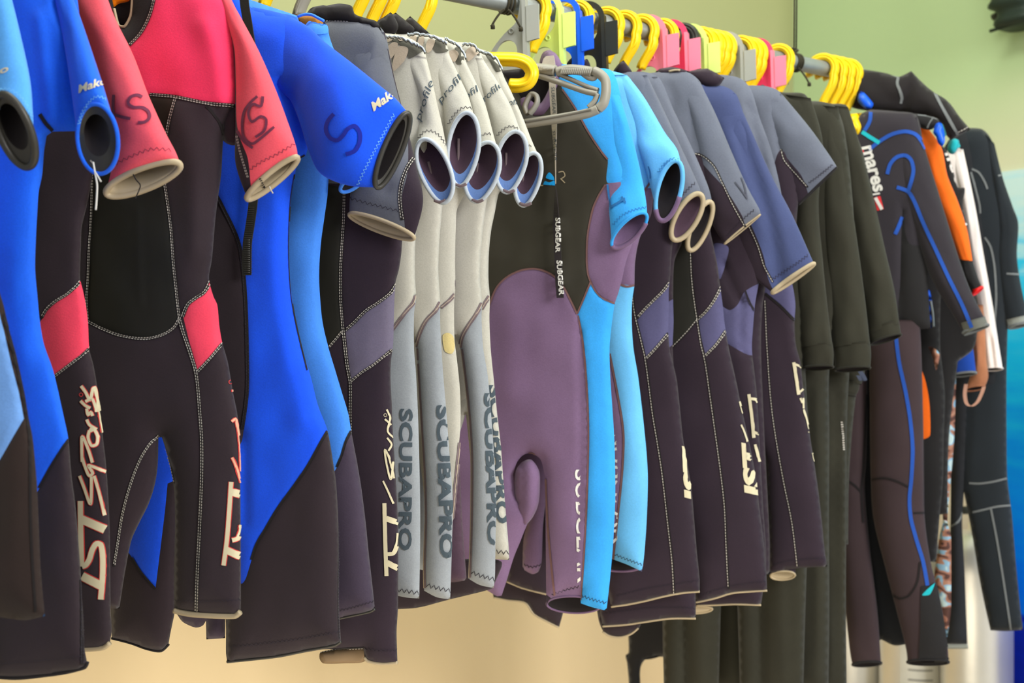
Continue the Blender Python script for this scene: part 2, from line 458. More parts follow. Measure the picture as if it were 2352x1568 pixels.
    def seam(self, pts, width=7.0, tape=None, thread=None, double=True, dash=4.5, lift=0.0008):
        if tape is not None: self.lay('seam', stroke2d(pts, width), tape, lift)
        if thread is not None:
            d = [dashes(pts, 1.7, dash, 2.2, width * 0.28)] + ([dashes(pts, 1.7, dash, 2.2, -width * 0.28)] if double else [])
            self.lay('stitching', join2d(d), thread, lift + 0.0005, kind='stuff')
    def zig(self, pts, m, amp=4.0, period=12.0, width=1.6):
        self.lay('hem_stitch', stroke2d([tuple(p) for p in zigzag(pts, amp, period)], width, 5, False), m, 0.0007)
    def ink(self, name, lines, width, m, outline=None, ow=3.0, lift=0.0009, label=None):
        if outline is not None and name == 'block_lettering':
            for l in lines: self.lay('block_letter_outline', stroke2d(l, width + ow), outline, lift)
        elif outline is not None: self.lay(name + '_outline', join2d([stroke2d(l, width + ow) for l in lines]), outline, lift)
        if name == 'block_lettering':
            for l in lines: o = self.lay('block_letter_stroke', stroke2d(l, width), m, lift + 0.0006)
            return o
        return self.lay(name, join2d([stroke2d(l, width) for l in lines]), m, lift + 0.0006, label=label)

def rope_mesh(pts3, r, closed=False, n=8, taper=None):
    P = np.asarray(pts3, float); k = len(P)
    if closed: T = np.roll(P, -1, 0) - np.roll(P, 1, 0)
    else: T = np.gradient(P, axis=0)
    T /= np.maximum(np.linalg.norm(T, axis=1)[:, None], 1e-9)
    ref = np.array([0, 0, 1.0]) if abs(T[0][2]) < 0.9 else np.array([1.0, 0, 0])
    N = ref - T[0] * (ref @ T[0]); N /= np.linalg.norm(N); V = []
    for i in range(k):
        N = N - T[i] * (N @ T[i]); N /= max(np.linalg.norm(N), 1e-9); B = np.cross(T[i], N)
        rr = r if np.isscalar(r) else np.array(r)
        for j in range(n):
            a = 2 * math.pi * j / n
            if np.isscalar(r): V.append(P[i] + r * (math.cos(a) * N + math.sin(a) * B))
            else: V.append(P[i] + r[0] * math.cos(a) * N + r[1] * math.sin(a) * B)
    Fc = []
    for i in range(k if closed else k - 1):
        i2 = (i + 1) % k
        for j in range(n): Fc.append((i * n + j, i * n + (j + 1) % n, i2 * n + (j + 1) % n, i2 * n + j))
    if not closed: Fc.append(tuple(range(n))[::-1]); Fc.append(tuple(range((k - 1) * n, k * n)))
    return np.array(V), Fc

def box_mesh(c, sx, sy, sz, ux=(1, 0, 0), uy=(0, 1, 0), uz=(0, 0, 1)):
    c, ux, uy, uz = map(lambda q: np.array(q, float), (c, ux, uy, uz)); V = []
    for a in (-1, 1):
        for b in (-1, 1):
            for d in (-1, 1): V.append(c + ux * a * sx / 2 + uy * b * sy / 2 + uz * d * sz / 2)
    return np.array(V), [(0, 1, 3, 2), (4, 6, 7, 5), (0, 4, 5, 1), (2, 3, 7, 6), (0, 2, 6, 4), (1, 5, 7, 3)]

def struct(name, V, Fc, m):
    o = link(name, V, Fc, m, None, (0, 0, 0), False); o['kind'] = 'structure'; return o
# ------------------------------------------------------------------ room
NB = np.array([-RD[1], RD[0]])                 # from the rack towards the wall behind it
def wall_mat(name, top, bot, z0, z1):
    m = bpy.data.materials.new(name); m.use_nodes = True; nt = m.node_tree; b = nt.nodes['Principled BSDF']
    tc = nt.nodes.new('ShaderNodeTexCoord'); sp = nt.nodes.new('ShaderNodeSeparateXYZ'); nt.links.new(tc.outputs['Object'], sp.inputs[0])
    mr = nt.nodes.new('ShaderNodeMapRange'); mr.inputs[1].default_value = z0; mr.inputs[2].default_value = z1
    n1 = nt.nodes.new('ShaderNodeTexNoise'); n1.inputs['Scale'].default_value = 1.6; n1.inputs['Detail'].default_value = 3
    nt.links.new(tc.outputs['Object'], n1.inputs['Vector'])
    ad = nt.nodes.new('ShaderNodeMath'); ad.operation = 'MULTIPLY_ADD'; ad.inputs[1].default_value = 0.3; nt.links.new(n1.outputs['Fac'], ad.inputs[0]); nt.links.new(sp.outputs[2], ad.inputs[2])
    nt.links.new(ad.outputs[0], mr.inputs[0])
    cr = nt.nodes.new('ShaderNodeValToRGB'); cr.color_ramp.elements[0].color = lin(bot) + (1,); cr.color_ramp.elements[1].color = lin(top) + (1,)
    nt.links.new(mr.outputs[0], cr.inputs[0])
    nt.links.new(cr.outputs[0], b.inputs['Base Color']); b.inputs['Roughness'].default_value = 0.75
    n2 = nt.nodes.new('ShaderNodeTexNoise'); n2.inputs['Scale'].default_value = 240; bp = nt.nodes.new('ShaderNodeBump'); bp.inputs['Strength'].default_value = 0.08; bp.inputs['Distance'].default_value = 0.003
    nt.links.new(tc.outputs['Object'], n2.inputs['Vector']); nt.links.new(n2.outputs['Fac'], bp.inputs['Height']); nt.links.new(bp.outputs[0], b.inputs['Normal'])
    return m
WALLB = wall_mat('beige_to_olive_wall', (156, 158, 112), (230, 205, 162), 1.2, 2.0)  # colour blends from beige below to olive above
WALLR = wall_mat('green_to_cream_wall', (186, 208, 160), (236, 224, 202), 1.75, 2.2)  # colour blends from cream below to pale green above
WOFF = 0.92
corner = R0 + RD * 2.385 + NB * WOFF
def wall_poly(name, a, b, z0, z1, m, th=0.1, out=None):
    a, b = np.array(a), np.array(b); d = (b - a) / np.hypot(*(b - a)); nn = np.array(out)
    c = (a + b) / 2 + nn * th / 2
    V, Fc = box_mesh((c[0], c[1], (z0 + z1) / 2), np.hypot(*(b - a)), th, z1 - z0, (d[0], d[1], 0), (nn[0], nn[1], 0))
    return struct(name, V, Fc, m)
left_end = corner - RD * 5.2
right_end = corner - NB * 3.2
wall_poly('wall_back', left_end, corner + RD * 0.1, 0, 3.3, WALLB, out=NB)
wall_poly('wall_right', corner, right_end, 0, 3.3, WALLR, out=RD)
FLOORM = mat('sandy_tile_floor', (190, 178, 158), 0.5, 'plastic', 0, 0.12, 0.4)
CEILM = mat('white_ceiling_paint', (236, 238, 226), 0.8, 'plastic', 0, 0.03, 0.2)
def slab(name, z0, z1, m):
    a = left_end; q = [left_end + NB * .1, corner + NB * .1 + RD * .1, corner - NB * 5 + RD * .1, left_end - NB * 5]
    V = [(p[0], p[1], z) for z in (z0, z1) for p in q]
    return struct(name, V, [(3, 2, 1, 0), (4, 5, 6, 7), (0, 1, 5, 4), (1, 2, 6, 5), (2, 3, 7, 6), (3, 0, 4, 7)], m)
slab('floor', -0.1, 0, FLOORM)

# painted ocean panel on the right wall
def ocean_mat():
    m = bpy.data.materials.new('ocean_print'); m.use_nodes = True; nt = m.node_tree; b = nt.nodes['Principled BSDF']
    tc = nt.nodes.new('ShaderNodeTexCoord'); sp = nt.nodes.new('ShaderNodeSeparateXYZ'); nt.links.new(tc.outputs['Object'], sp.inputs[0])
    mp = nt.nodes.new('ShaderNodeMapping'); mp.inputs['Scale'].default_value = (5, 5, 26); nt.links.new(tc.outputs['Object'], mp.inputs['Vector'])
    n1 = nt.nodes.new('ShaderNodeTexNoise'); n1.inputs['Scale'].default_value = 1.5; n1.inputs['Detail'].default_value = 6; nt.links.new(mp.outputs[0], n1.inputs['Vector'])
    ad = nt.nodes.new('ShaderNodeMath'); ad.operation = 'MULTIPLY_ADD'; ad.inputs[1].default_value = 0.42; nt.links.new(n1.outputs['Fac'], ad.inputs[0]); nt.links.new(sp.outputs[2], ad.inputs[2])
    mr = nt.nodes.new('ShaderNodeMapRange'); mr.inputs[1].default_value = 0.40; mr.inputs[2].default_value = 1.95; nt.links.new(ad.outputs[0], mr.inputs[0])
    cr = nt.nodes.new('ShaderNodeValToRGB'); e = cr.color_ramp.elements
    e[0].position = 0.0; e[0].color = lin((16, 34, 150)) + (1,); e[1].position = 1.0; e[1].color = lin((206, 236, 240)) + (1,)
    for p, c in ((0.20, (14, 44, 190)), (0.235, (0, 120, 255)), (0.5, (0, 150, 255)), (0.68, (20, 190, 255)), (0.84, (60, 205, 255)), (0.90, (170, 230, 250))):
        q = e.new(p); q.color = lin(c) + (1,)
    nt.links.new(mr.outputs[0], cr.inputs[0]); nt.links.new(cr.outputs[0], b.inputs['Base Color']); b.inputs['Roughness'].default_value = 0.7; b.inputs['Specular IOR Level'].default_value = 0.1
    return m
def on_right_wall(px):                          # a distance along the right wall whose sight line meets picture column px
    k = (px - CX) / F; c = corner; d = -NB
    return (k * c[1] - c[0]) / (d[0] - k * d[1])
sa, sb = on_right_wall(2268), on_right_wall(2268) + 1.6
pa, pb = corner - NB * sa, corner - NB * sb; mid = (pa + pb) / 2 - RD * 0.006
V, Fc = box_mesh((0, 0, 0), sb - sa, 0.008, 1.79, (-NB[0], -NB[1], 0), (RD[0], RD[1], 0))
# origin at floor height so the print's depth follows real height
V = V + np.array([0, 0, 0.885])
om = link('ocean_mural', V, Fc, ocean_mat(), None, (0, 0, 0), False); om.location = (mid[0], mid[1], 0)
tag(om, 'bright blue ocean picture panel on the wall at the right edge', 'mural')

# ------------------------------------------------------------------ rod and its cords
rs0, rs1 = s_of_x(-900), 1.80
pr = [rod_at(q) for q in np.linspace(rs0, rs1, 40)]
V, Fc = rope_mesh([(p[0], p[1], RODZ) for p in pr], RODR, False, 28)
rod = link('clothes_rod', V, Fc, STEEL, None, (pr[0][0], pr[0][1], RODZ)); tag(rod, 'long galvanised steel pipe carrying every hanger of the rack', 'rod')
def cord_hanger(px, label, up=True, tail=0.04):
    s = s_of_x(px); p = rod_at(s); c = np.array([p[0], p[1], RODZ])
    e = bpy.data.objects.new('tie_cord', None); COL.objects.link(e); e.location = c; tag(e, label, 'cord')
    for dq in (-0.006, 0.0, 0.007):
        a = np.linspace(0, 2 * math.pi, 24, endpoint=False)
        q = [c + np.array([RD[0] * dq, RD[1] * dq, 0]) + (RODR + 0.0022) * (math.cos(t) * np.array([NB[0], NB[1], 0]) + math.sin(t) * np.array([0, 0, 1])) for t in a]
        v, f = rope_mesh(q, 0.0022, True, 6); link('wrap', v, f, CORDM, e, c)
    if up:
        for dx in (-0.003, 0.004):
            q = [c + np.array([RD[0] * (dx + 0.002 * math.sin(i * .5)), RD[1] * dx, RODR + i * (3.28 - RODZ - RODR) / 14]) for i in range(15)]
            v, f = rope_mesh(q, 0.0018, False, 6); link('strand', v, f, CORDM, e, c)
        kn = [c + np.array([0.007 * math.sin(t * 2), -0.006 * math.cos(t * 3), RODR + 0.006 + 0.008 * math.sin(t)]) for t in np.linspace(0, 2 * math.pi, 30, endpoint=False)]
        v, f = rope_mesh(kn, 0.0028, True, 6); link('knot', v, f, CORDM, e, c)
    for d_, L in ((-1, tail), (1, tail * 1.1)):
        q = [c + np.array([RD[0] * d_ * .004, RD[1] * d_ * .004, 0]) + np.array([d_ * 0.022 * t, -0.018 - .004 * t, -RODR - L * t * (0.6 + .4 * t)]) for t in np.linspace(0, 1, 10)]
        v, f = rope_mesh(q, 0.002, False, 6); link('loose_end', v, f, CORDM, e, c)
        v, f = rope_mesh([q[-1], q[-1] + np.array([0.001, 0, -0.003]), q[-1] + np.array([.001, 0, -.007])], 0.0042, False, 7); link('end_knot', v, f, CORDM, e, c)
    return e
cord_hanger(1826, 'thin dark cord from the ceiling knotted round the far end of the rod', True, 0.03)
cord_hanger(1163, 'short dark cord tied round the rod beside the grey hanger', False, 0.03)
slab('ceiling', 3.28, 3.38, CEILM)

# ------------------------------------------------------------------ hangers
class HPlane(Garment): pass
def plate(G, name, loop, th, m, off=0.0, hole=None, bev=0.0012):
    """a flat moulded piece in the hanger's plane; loop in metres (across, up) from the rod's axis"""
    u, n = G.u, G.n; Z = np.array([0, 0, 1.0])
    L = [np.array(q) for q in curve([(p[0] * 1000, p[1] * 1000) + tuple(p[2:]) for p in loop], 3.0, True) / 1000]
    H = list(curve([(p[0] * 1000, p[1] * 1000) for p in hole], 3.0, True) / 1000) if hole else []
    V2 = [Vector(q) for q in L] + [Vector(q) for q in H]; a, b = len(L), len(H)
    E = [(i, (i + 1) % a) for i in range(a)] + [(a + i, a + (i + 1) % b) for i in range(b)]
    r = geometry.delaunay_2d_cdt(V2, E, [], 0, 1e-6); v = np.array([tuple(q) for q in r[0]]); t = np.array([f for f in r[2] if len(f) == 3])
    cen = v[t].mean(1); k = inside(np.array(L), cen)
    if b: k &= ~inside(np.array(H), cen)
    t = t[k]
    P = np.array([G.P[0], G.P[1], RODZ]); W = P + np.outer(v[:, 0], u) + np.outer(v[:, 1], Z)
    V = np.concatenate([W + n * (off + th / 2), W + n * (off - th / 2)]); N = len(v)
    Fc = [tuple(f) for f in t] + [tuple(N + i for i in f[::-1]) for f in t]
    ed = {}
    for f in t:
        for i in range(3):
            e = (f[i], f[(i + 1) % 3]); ed[e] = 1
    for (i, j) in list(ed):
        if (j, i) not in ed: Fc.append((j, i, N + i, N + j))
    me_o = link(name, V, Fc, m, G.root, G.origin, False)
    bv = me_o.modifiers.new('bevel', 'BEVEL'); bv.width = bev; bv.segments = 2; bv.limit_method = 'ANGLE'; bv.angle_limit = math.radians(40)
    return me_o
def hook_curve(r=0.0285, drop=0.072, lean=0.0):
    a = np.radians(np.linspace(205, -28, 26)); q = [(r * math.cos(t), r * math.sin(t) - (r - RODR - 0.009)) for t in a]
    x, z = q[-1]
    for t in np.linspace(0.12, 1, 12): q.append((x + (lean - x) * (t * t * (3 - 2 * t)) + 0.004 * math.sin(math.pi * t), z + (-drop - z) * t))
    return q
def hanger(px, label, m, style='tube', m2=None, group=None, tilt=0.0, drop=0.075, yaw=None, arms=False):
    G = HPlane('hanger', label, s_of_x(px), 'hanger', group, yaw)
    G.u = G.u; Z = np.array([0, 0, 1.0]); P = G.P
    t3 = lambda q: P + G.u * q[0] + Z * q[1] + G.n * (tilt * q[1])
    if style == 'tube':
        pts = [t3(q) for q in hook_curve(drop=drop)]
        v, f = rope_mesh(pts, (0.0084, 0.0108), False, 16); link('hook', v, f, m, G.root, G.origin)
        for dd in (-1, 1):
            q = [np.array(p) + G.n * 0.0092 + (np.array(p) - P) * (0.10 * dd) * (1 if i < 30 else .3) for i, p in enumerate(pts)]
            v, f = rope_mesh(q, 0.0024, False, 6); link('hook_ridge', v, f, m, G.root, G.origin)
    else:
        m2 = m2 or m
        r1, r2 = RODR + 0.008, RODR + 0.0185
        a = np.radians(np.linspace(190, 0, 16)); lo = [(r1 * math.cos(t), r1 * math.sin(t)) for t in a]; hi = [(r2 * math.cos(t), r2 * math.sin(t)) for t in a[::-1]]
        loop = [(p[0], p[1]) for p in lo] + [(0.020, -0.030), (0.014, -0.040), (-0.006, -0.056), (-0.030, -0.084), (-0.046, -0.118, 1), (-0.036, -0.122, 1), (0.030, -0.122, 1), (0.040, -0.118, 1), (0.036, -0.06), (0.032, -0.02)] + hi
        hole = ellipse2d(-0.002, -0.092, 0.021, 0.025, -0.35, 14)
        plate(G, 'hook_plate', loop, 0.006, m, 0.0, hole)
        plate(G, 'side_rib', [(0.030, 0.004, 1), (0.037, 0.004, 1), (0.043, -0.118, 1), (0.034, -0.118, 1)], 0.016, m2, 0.003)
        plate(G, 'clip_tab', [(0.039, -0.012, 1), (0.063, -0.010, 1), (0.064, -0.072, 1), (0.041, -0.076, 1)], 0.005, m2, 0.010, None, 0.002)
        pc = P + G.u * 0.008 + Z * (-0.052) + G.n * 0.0035
        a = np.linspace(0, 2 * math.pi, 16, endpoint=False); q = [pc + 0.0042 * (math.cos(t) * G.u + math.sin(t) * Z) for t in a]
        v, f = rope_mesh(q, 0.0014, True, 6); link('rivet', v, f, m, G.root, G.origin)
    if arms:
        z0 = -drop if style == 'tube' else -0.116
        for sg in (-1, 1):
            q = [t3((sg * x, z0 - 0.004 - 0.55 * x * (0.6 + 2.2 * x))) for x in np.linspace(0, 0.11, 8)]
            v, f = rope_mesh(q, (0.004, 0.006), False, 8); link('shoulder_arm', v, f, m, G.root, G.origin)
    return G
# ------------------------------------------------------------------ the near suits, left to right
# sky-blue suit cut by the left edge
A = Garment('wetsuit', 'faded sky-blue shorty wetsuit cut off by the left edge of the photo', -0.44)
A.piece('torso', [(-60, -170), (10, -110), (14, 0), (6, 200), (-5, 420), (-15, 550), (-2, 665), (8, 700), (22, 760), (36, 810), (56, 900), (66, 960), (75, 1005), (84, 1100), (88, 1180), (93, 1300), (103, 1414, 1), (60, 1424), (0, 1417), (-70, 1405, 1), (-90, 1200), (-110, 1050), (-140, 1200), (-170, 1400, 1), (-330, 1380, 1), (-350, 1100), (-360, 700), (-350, 300), (-370, 0), (-300, -120), (-180, -170)], ABLUE,
        panels=[('leg_panel', [(-420, 900), (-60, 1150), (0, 1055), (30, 1003), (55, 961, 1), (43, 900), (30, 850), (18, 800), (5, 745), (-15, 690), (-5, 540, 1), (160, 540, 1), (160, 1500, 1), (-420, 1500, 1)], BROWNB, 'brown-black leg panel'),
                ('thigh_panel', [(-400, 700), (-15, 692), (5, 745), (18, 800), (30, 850), (43, 900), (55, 961, 1), (30, 1003), (0, 1055), (-60, 1150), (-400, 905)], ALEG)], T=0.016)
A.seam([(8, 720), (26, 790), (45, 870), (60, 950), (68, 1010), (70, 1180), (75, 1300), (82, 1405)], 6, SEAM)
A.tube('sleeve', [((-110, -90), (10, -70), .02), ((-70, 60), (44, 66), .022), ((-50, 190), (71, 196), .026, (0, -8), .01), ((-8, 284), (76, 316), .02, (-20, -82), .02)], ABLUE, rim=LINEB, lining=DARK, band=LINEB, lip=0.70, rim_r=.005)
A.lay('lettering', text2d('Mako', (-62, 190), (84, -26), 15, shear=.3, bold=.02), CREAMP, .0012)
A.zig([(-6, 208), (22, 205), (52, 228), (72, 268)], STITCHB, 3, 9)

# blue suit
B = Garment('wetsuit', 'blue shorty wetsuit with a frayed white thread hanging from its cuff', -0.315)
B.piece('torso', [(-70, -160), (60, -140), (150, -80), (178, 0), (185, 120), (186, 250), (178, 301, 1), (121, 302, 1), (107, 312, 1), (101, 350), (97, 400), (89, 440), (85, 500), (82, 560), (81, 620), (86, 680), (92, 740), (101, 790), (122, 850), (145, 950), (157, 1008), (164, 1090), (172, 1150), (180, 1240), (186, 1330), (190, 1400), (193, 1480), (200, 1520, 1), (190, 1535), (150, 1543), (100, 1550), (40, 1556), (-20, 1554, 1), (-40, 1300), (-60, 1080), (-100, 1250), (-130, 1500, 1), (-300, 1480, 1), (-330, 1000), (-320, 500), (-330, 100), (-290, -60), (-170, -150)], PLUM,
        panels=[('body_panel', [(-500, -300), (300, -300), (300, 310), (200, 700), (157, 1009, 1), (140, 1035), (115, 1075), (95, 1112), (60, 1180), (0, 1300), (-90, 1420), (-500, 1500)], BBLUE)],
        folds=[([(128, 10), (150, 60), (160, 130), (165, 220), (172, 300)], 9, -.010), ([(90, 40), (105, 160), (120, 290)], 14, .004)], T=0.016)
B.seam([(92, 262), (105, 282), (121, 300)], 9, SEAM)
B.seam([(157, 1009), (140, 1035), (115, 1075), (90, 1120)], 7, SEAM)
B.seam([(186, 1330), (188, 1400), (188, 1470), (189, 1525)], 8, SEAM, STITCHD)
B.seam([(-20, 1523), (60, 1518), (120, 1512), (188, 1505)], 2.5, None, STITCHD, False)
B.edge('hem', [(-20, 1553), (40, 1556), (100, 1550), (150, 1543), (195, 1531), (200, 1520)], .003, SEAM)
B.tube('sleeve', [((110, -60), (150, -50), .012), ((135, 40), (184, 38), .016, (0, 0), .006), ((152, 130), (216, 132), .02, (0, 0), .018), ((166, 225), (246, 226), .022, (0, -10), .026), ((178, 316), (271, 322), .014, (-4, -80), .032)], BBLUE, rim=BBLUE, rim_r=.0028, lining=DARK, band=LINEB, lip=0.66, folds=[([(150, 60), (160, 130), (168, 220)], 8, -.003)])
B.lay('lettering', text2d('Mako', (182, 214), (62, -22), 17, shear=.35, bold=.025), CREAMP, .0012)
B.zig([(181, 285), (188, 262), (205, 235), (222, 222), (242, 228), (256, 250)], STITCHB, 2.5, 8)
B.lay('frayed_thread', stroke2d([(208, 368), (214, 374), (216, 380)], 3), STITCHW)
th = B.at(curve([(214, 372), (219, 400), (223, 425), (222, 455), (220, 482)], 4), .03); B.rope('loose_thread', th, .0012, PRINTW, n=6, hit=False)
th = B.at(curve([(219, 396), (225, 405), (232, 417)], 3), .03); B.rope('loose_thread', th, .0011, PRINTW, n=6, hit=False)

def zealot(G, dx, dy, kx, ky, W, m, out, ow, only=None):
    """the slanting brush lettering and block letters printed down the thigh"""
    S = [[(187, 886), (197, 900), (207, 918), (213, 893), (217, 890), (222, 915), (229, 955), (236, 998)], [(186, 920), (197, 931), (208, 937)], [(197, 922), (212, 916), (222, 945)], [(200, 938), (203, 953), (209, 946), (213, 955)],
         [(200, 963), (206, 975), (222, 986)], [(206, 988), (203, 1004), (211, 1023), (222, 1020), (224, 1002), (216, 986), (207, 990), (214, 980)], [(190, 1060), (189, 1030), (190, 1002), (203, 1030), (213, 1062)], [(190, 1050), (197, 1072), (206, 1092), (214, 1086), (204, 1068), (242, 1083)], [(184, 1092), (194, 1118), (209, 1157), (211, 1094)], [(217, 1092), (228, 1130), (240, 1183)]]
    G.ink('lettering', [[(dx + kx * x, dy + ky * y) for x, y in l] for l in S], W, m, out, ow)

# first red suit
C = Garment('wetsuit', 'red and black shorty wetsuit, faded coral sleeve marked XS, left of the two red ones', -0.20, group=None)
C.piece('torso', [(110, -150), (190, -120), (240, -60), (240, 100), (225, 300), (213, 400), (200, 470), (188, 520), (186, 560), (184, 640), (190, 665), (197, 700), (202, 740), (205, 800), (215, 840), (222, 880), (230, 940), (236, 1000), (243, 1060), (248, 1130), (252, 1220), (254, 1400), (257, 1450), (252, 1476, 1), (238, 1487), (196, 1491), (120, 1490, 1), (95, 1300), (70, 1070), (40, 1250), (20, 1470, 1), (-120, 1440, 1), (-150, 1000), (-130, 500), (-160, 150), (-170, 0), (-60, -110), (30, -150)], PLUM,
        panels=[('chest_panel', [(-300, -300), (400, -300), (400, 236), (-300, 225)], RED), ('hip_patch', [(184, 646, 1), (165, 668), (140, 684), (112, 708), (98, 730), (60, 800), (50, 910), (125, 865), (160, 838), (207, 797, 1), (260, 780), (240, 650)], PATCHRED)])
C.seam([(187, 640), (176, 656), (155, 675), (128, 692), (108, 710), (96, 730)], 8, SEAM, STITCHW)
C.seam([(125, 865), (160, 838), (190, 815), (207, 797)], 8, SEAM, STITCHW)
zealot(C, 0, 0, 1, 1, 6.5, CREAMP, REDP, 3.2)
C.ink('block_lettering', [[(186, 1150), (187, 1220), (189, 1300)], [(190, 1300), (198, 1297), (206, 1285), (213, 1262), (222, 1248), (232, 1250), (236, 1275), (236, 1320), (232, 1376)]], 12, CREAMP, REDP, 4)
C.ink('block_lettering', [[(187, 1191), (241, 1215)], [(190, 1322), (232, 1344)]], 19, CREAMP, REDP, 4)
C.lay('registered_mark', join2d([stroke2d(ellipse2d(187, 906, 4, 4, 0, 12) + [(191, 906)], 1.4)]), REDP, .001)
C.edge('hem', [(120, 1490), (196, 1491), (238, 1487), (252, 1476)], .0035, CREAM, .002)
C.tube('sleeve', [((150, -60), (226, -66), .012), ((178, 40), (262, 36), .022), ((212, 130), (306, 126), .026), ((240, 220), (341, 218), .028, (0, 0), .01), ((262, 310), (379, 302), .028, (0, -4), .014), ((256, 385), (404, 350), .024, (-2, -10), .016), ((244, 443), (414, 379), .012, (-6, -24), .018)], CORAL, rim=CREAM, rim_r=.0045, lining=CREAM, lip=.86)
C.ink('size_marking', [[(263, 218), (262, 245), (263, 274)], [(263, 262), (280, 268), (301, 273)], [(326, 224), (316, 219), (301, 224), (296, 238), (308, 247), (328, 248), (341, 258), (343, 272), (333, 281), (318, 282)]], 7, MARKER)
C.zig([(262, 378), (300, 360), (350, 342), (400, 346)], MARKER, 3.5, 13)
th = C.at(curve([(306, 400), (312, 412), (322, 425), (318, 440), (311, 455)], 4), .034); C.rope('loose_thread', th, .0009, SEAM, n=6, hit=False)

# second red suit, full front
D = Garment('wetsuit', 'red-topped black shorty wetsuit hanging front on, round collar, right sleeve marked XS', -0.075)
D.piece('torso', [(352, -90, 1), (430, -70), (490, -40), (522, 0), (534, 60), (540, 140), (541, 235), (528, 262), (516, 290), (512, 330), (508, 400), (500, 460), (495, 500), (490, 560), (486, 600), (480, 640), (490, 680), (499, 700), (504, 750), (510, 785), (523, 830), (535, 900), (545, 950), (550, 1000), (552, 1100), (553, 1300), (553, 1404, 1), (540, 1413), (480, 1411), (430, 1407), (400, 1400, 1), (400, 1300), (402, 1200), (400, 1130), (393, 1080), (383, 1040), (372, 1004, 1), (364, 1004, 1), (362, 1070), (355, 1115), (340, 1160), (320, 1200), (302, 1240), (286, 1320), (274, 1398, 1), (200, 1394), (130, 1388, 1), (125, 1200), (130, 1000), (140, 800), (150, 560), (140, 400), (120, 330, 1), (65, 335, 1), (70, 200), (85, 80), (120, -10), (180, -60), (240, -90, 1), (262, 20), (270, 56), (285, 62), (299, 40), (303, 0), (312, -60)], PLUM,
        panels=[('chest_panel', [(-100, -200), (700, -200), (700, 240), (540, 240), (470, 235), (430, 228), (400, 222), (345, 217), (200, 214), (-100, 214)], RED),
                ('collar', [(190, -120), (380, -120), (353, 0), (340, 45), (321, 79), (297, 104), (270, 108), (240, 60)], SEAM),
                ('front_panel', [(215, 214, 1), (404, 223, 1), (391, 270), (383, 310), (376, 350), (378, 410), (385, 460), (393, 520), (399, 600), (405, 660), (413, 730, 1), (400, 752), (375, 768), (340, 777), (310, 776), (270, 768), (230, 752), (203, 738), (200, 690), (203, 640), (206, 560), (210, 500), (213, 400)], SMOOTH, 'black smooth rubber front panel'),
                ('hip_patch', [(479, 648, 1), (470, 668), (450, 682), (432, 698), (421, 727, 1), (430, 765), (440, 802), (455, 853, 1), (482, 824), (511, 787, 1), (540, 740), (520, 640)], PATCHRED)],
        folds=[([(495, 250), (512, 290), (505, 340)], 10, -.006), ([(315, 480), (318, 600), (322, 700)], 5, .0015), ([(470, 60), (500, 140), (515, 230)], 26, .006), ([(410, 260), (440, 400), (450, 560)], 30, .005)], T=.020, R=.055)
D.piece('collar_lining', [(236, -70), (318, -70), (312, 20), (302, 50), (286, 66), (266, 62), (250, 30)], DARK, T=.003, off=-.012, R=.02)
D.piece('underarm', [(505, 240), (543, 240), (549, 290), (552, 328), (534, 334), (512, 322)], PLUM, T=.010, off=-.004, R=.03)
D.edge('collar_edge', [(312, -60), (304, 0), (300, 36), (286, 61), (272, 58), (262, 20)], .0022, CREAM, .003)
D.seam([(357, -20), (352, 10), (342, 42), (324, 76), (298, 104)], 7, SEAM, STITCHW)
D.seam([(345, 217), (400, 222), (430, 228), (470, 236), (541, 243)], 9, SEAM, STITCHW)
D.seam([(404, 223), (391, 270), (383, 310), (376, 350), (378, 410), (385, 460), (393, 520), (399, 600), (405, 660), (413, 730), (422, 765), (438, 812), (452, 862), (460, 950), (464, 1010), (464, 1100), (460, 1200), (455, 1300), (451, 1404)], 8, SEAM, STITCHW)
D.seam([(413, 730), (400, 752), (375, 768), (340, 777), (310, 776), (270, 768), (230, 752), (203, 738)], 8, SEAM, STITCHW)
D.seam([(213, 400), (210, 500), (206, 560), (203, 640), (200, 690), (203, 738)], 6, SEAM, STITCHW)
D.seam([(481, 646), (470, 670), (450, 684), (432, 699), (420, 727)], 9, SEAM, STITCHW)
D.seam([(455, 853), (482, 824), (511, 788)], 8, SEAM, STITCHW)
D.seam([(474, 243), (492, 264), (506, 285), (512, 310)], 6, SEAM)
D.seam([(365, 999), (345, 1018), (325, 1050), (308, 1090), (292, 1140), (280, 1190), (272, 1240), (262, 1300)], 6, SEAM, STITCHW)
D.seam([(372, 1012), (382, 1040), (392, 1075), (400, 1110)], 6, SEAM, STITCHW)
D.zig([(402, 1378), (440, 1380), (500, 1380), (552, 1376)], STITCHD, 2.5, 9)
D.edge('hem', [(400, 1402), (430, 1409), (480, 1413), (540, 1414), (552, 1405)], .0042, CREAM, .004)
D.ink('lettering', [[(532, 968), (540, 962), (546, 990), (550, 1030), (552, 1090)], [(533, 1050), (540, 1066), (552, 1108)], [(529, 856), (533, 880), (534, 900)]], 5, SALMON, REDP, 3)
D.ink('block_lettering', [[(531, 1106), (527, 1170), (521, 1245), (514, 1298)], [(553, 1196), (551, 1220), (545, 1236), (533, 1240)]], 9.5, CREAMP, REDP, 3.5)
D.ink('block_lettering', [[(529, 1128), (553, 1136)], [(520, 1262), (553, 1278)]], 16, CREAMP, REDP, 3.5)
D.lay('registered_mark', stroke2d(ellipse2d(529, 877, 4, 4, 0, 12) + [(533, 877)], 1.4), REDP, .001)
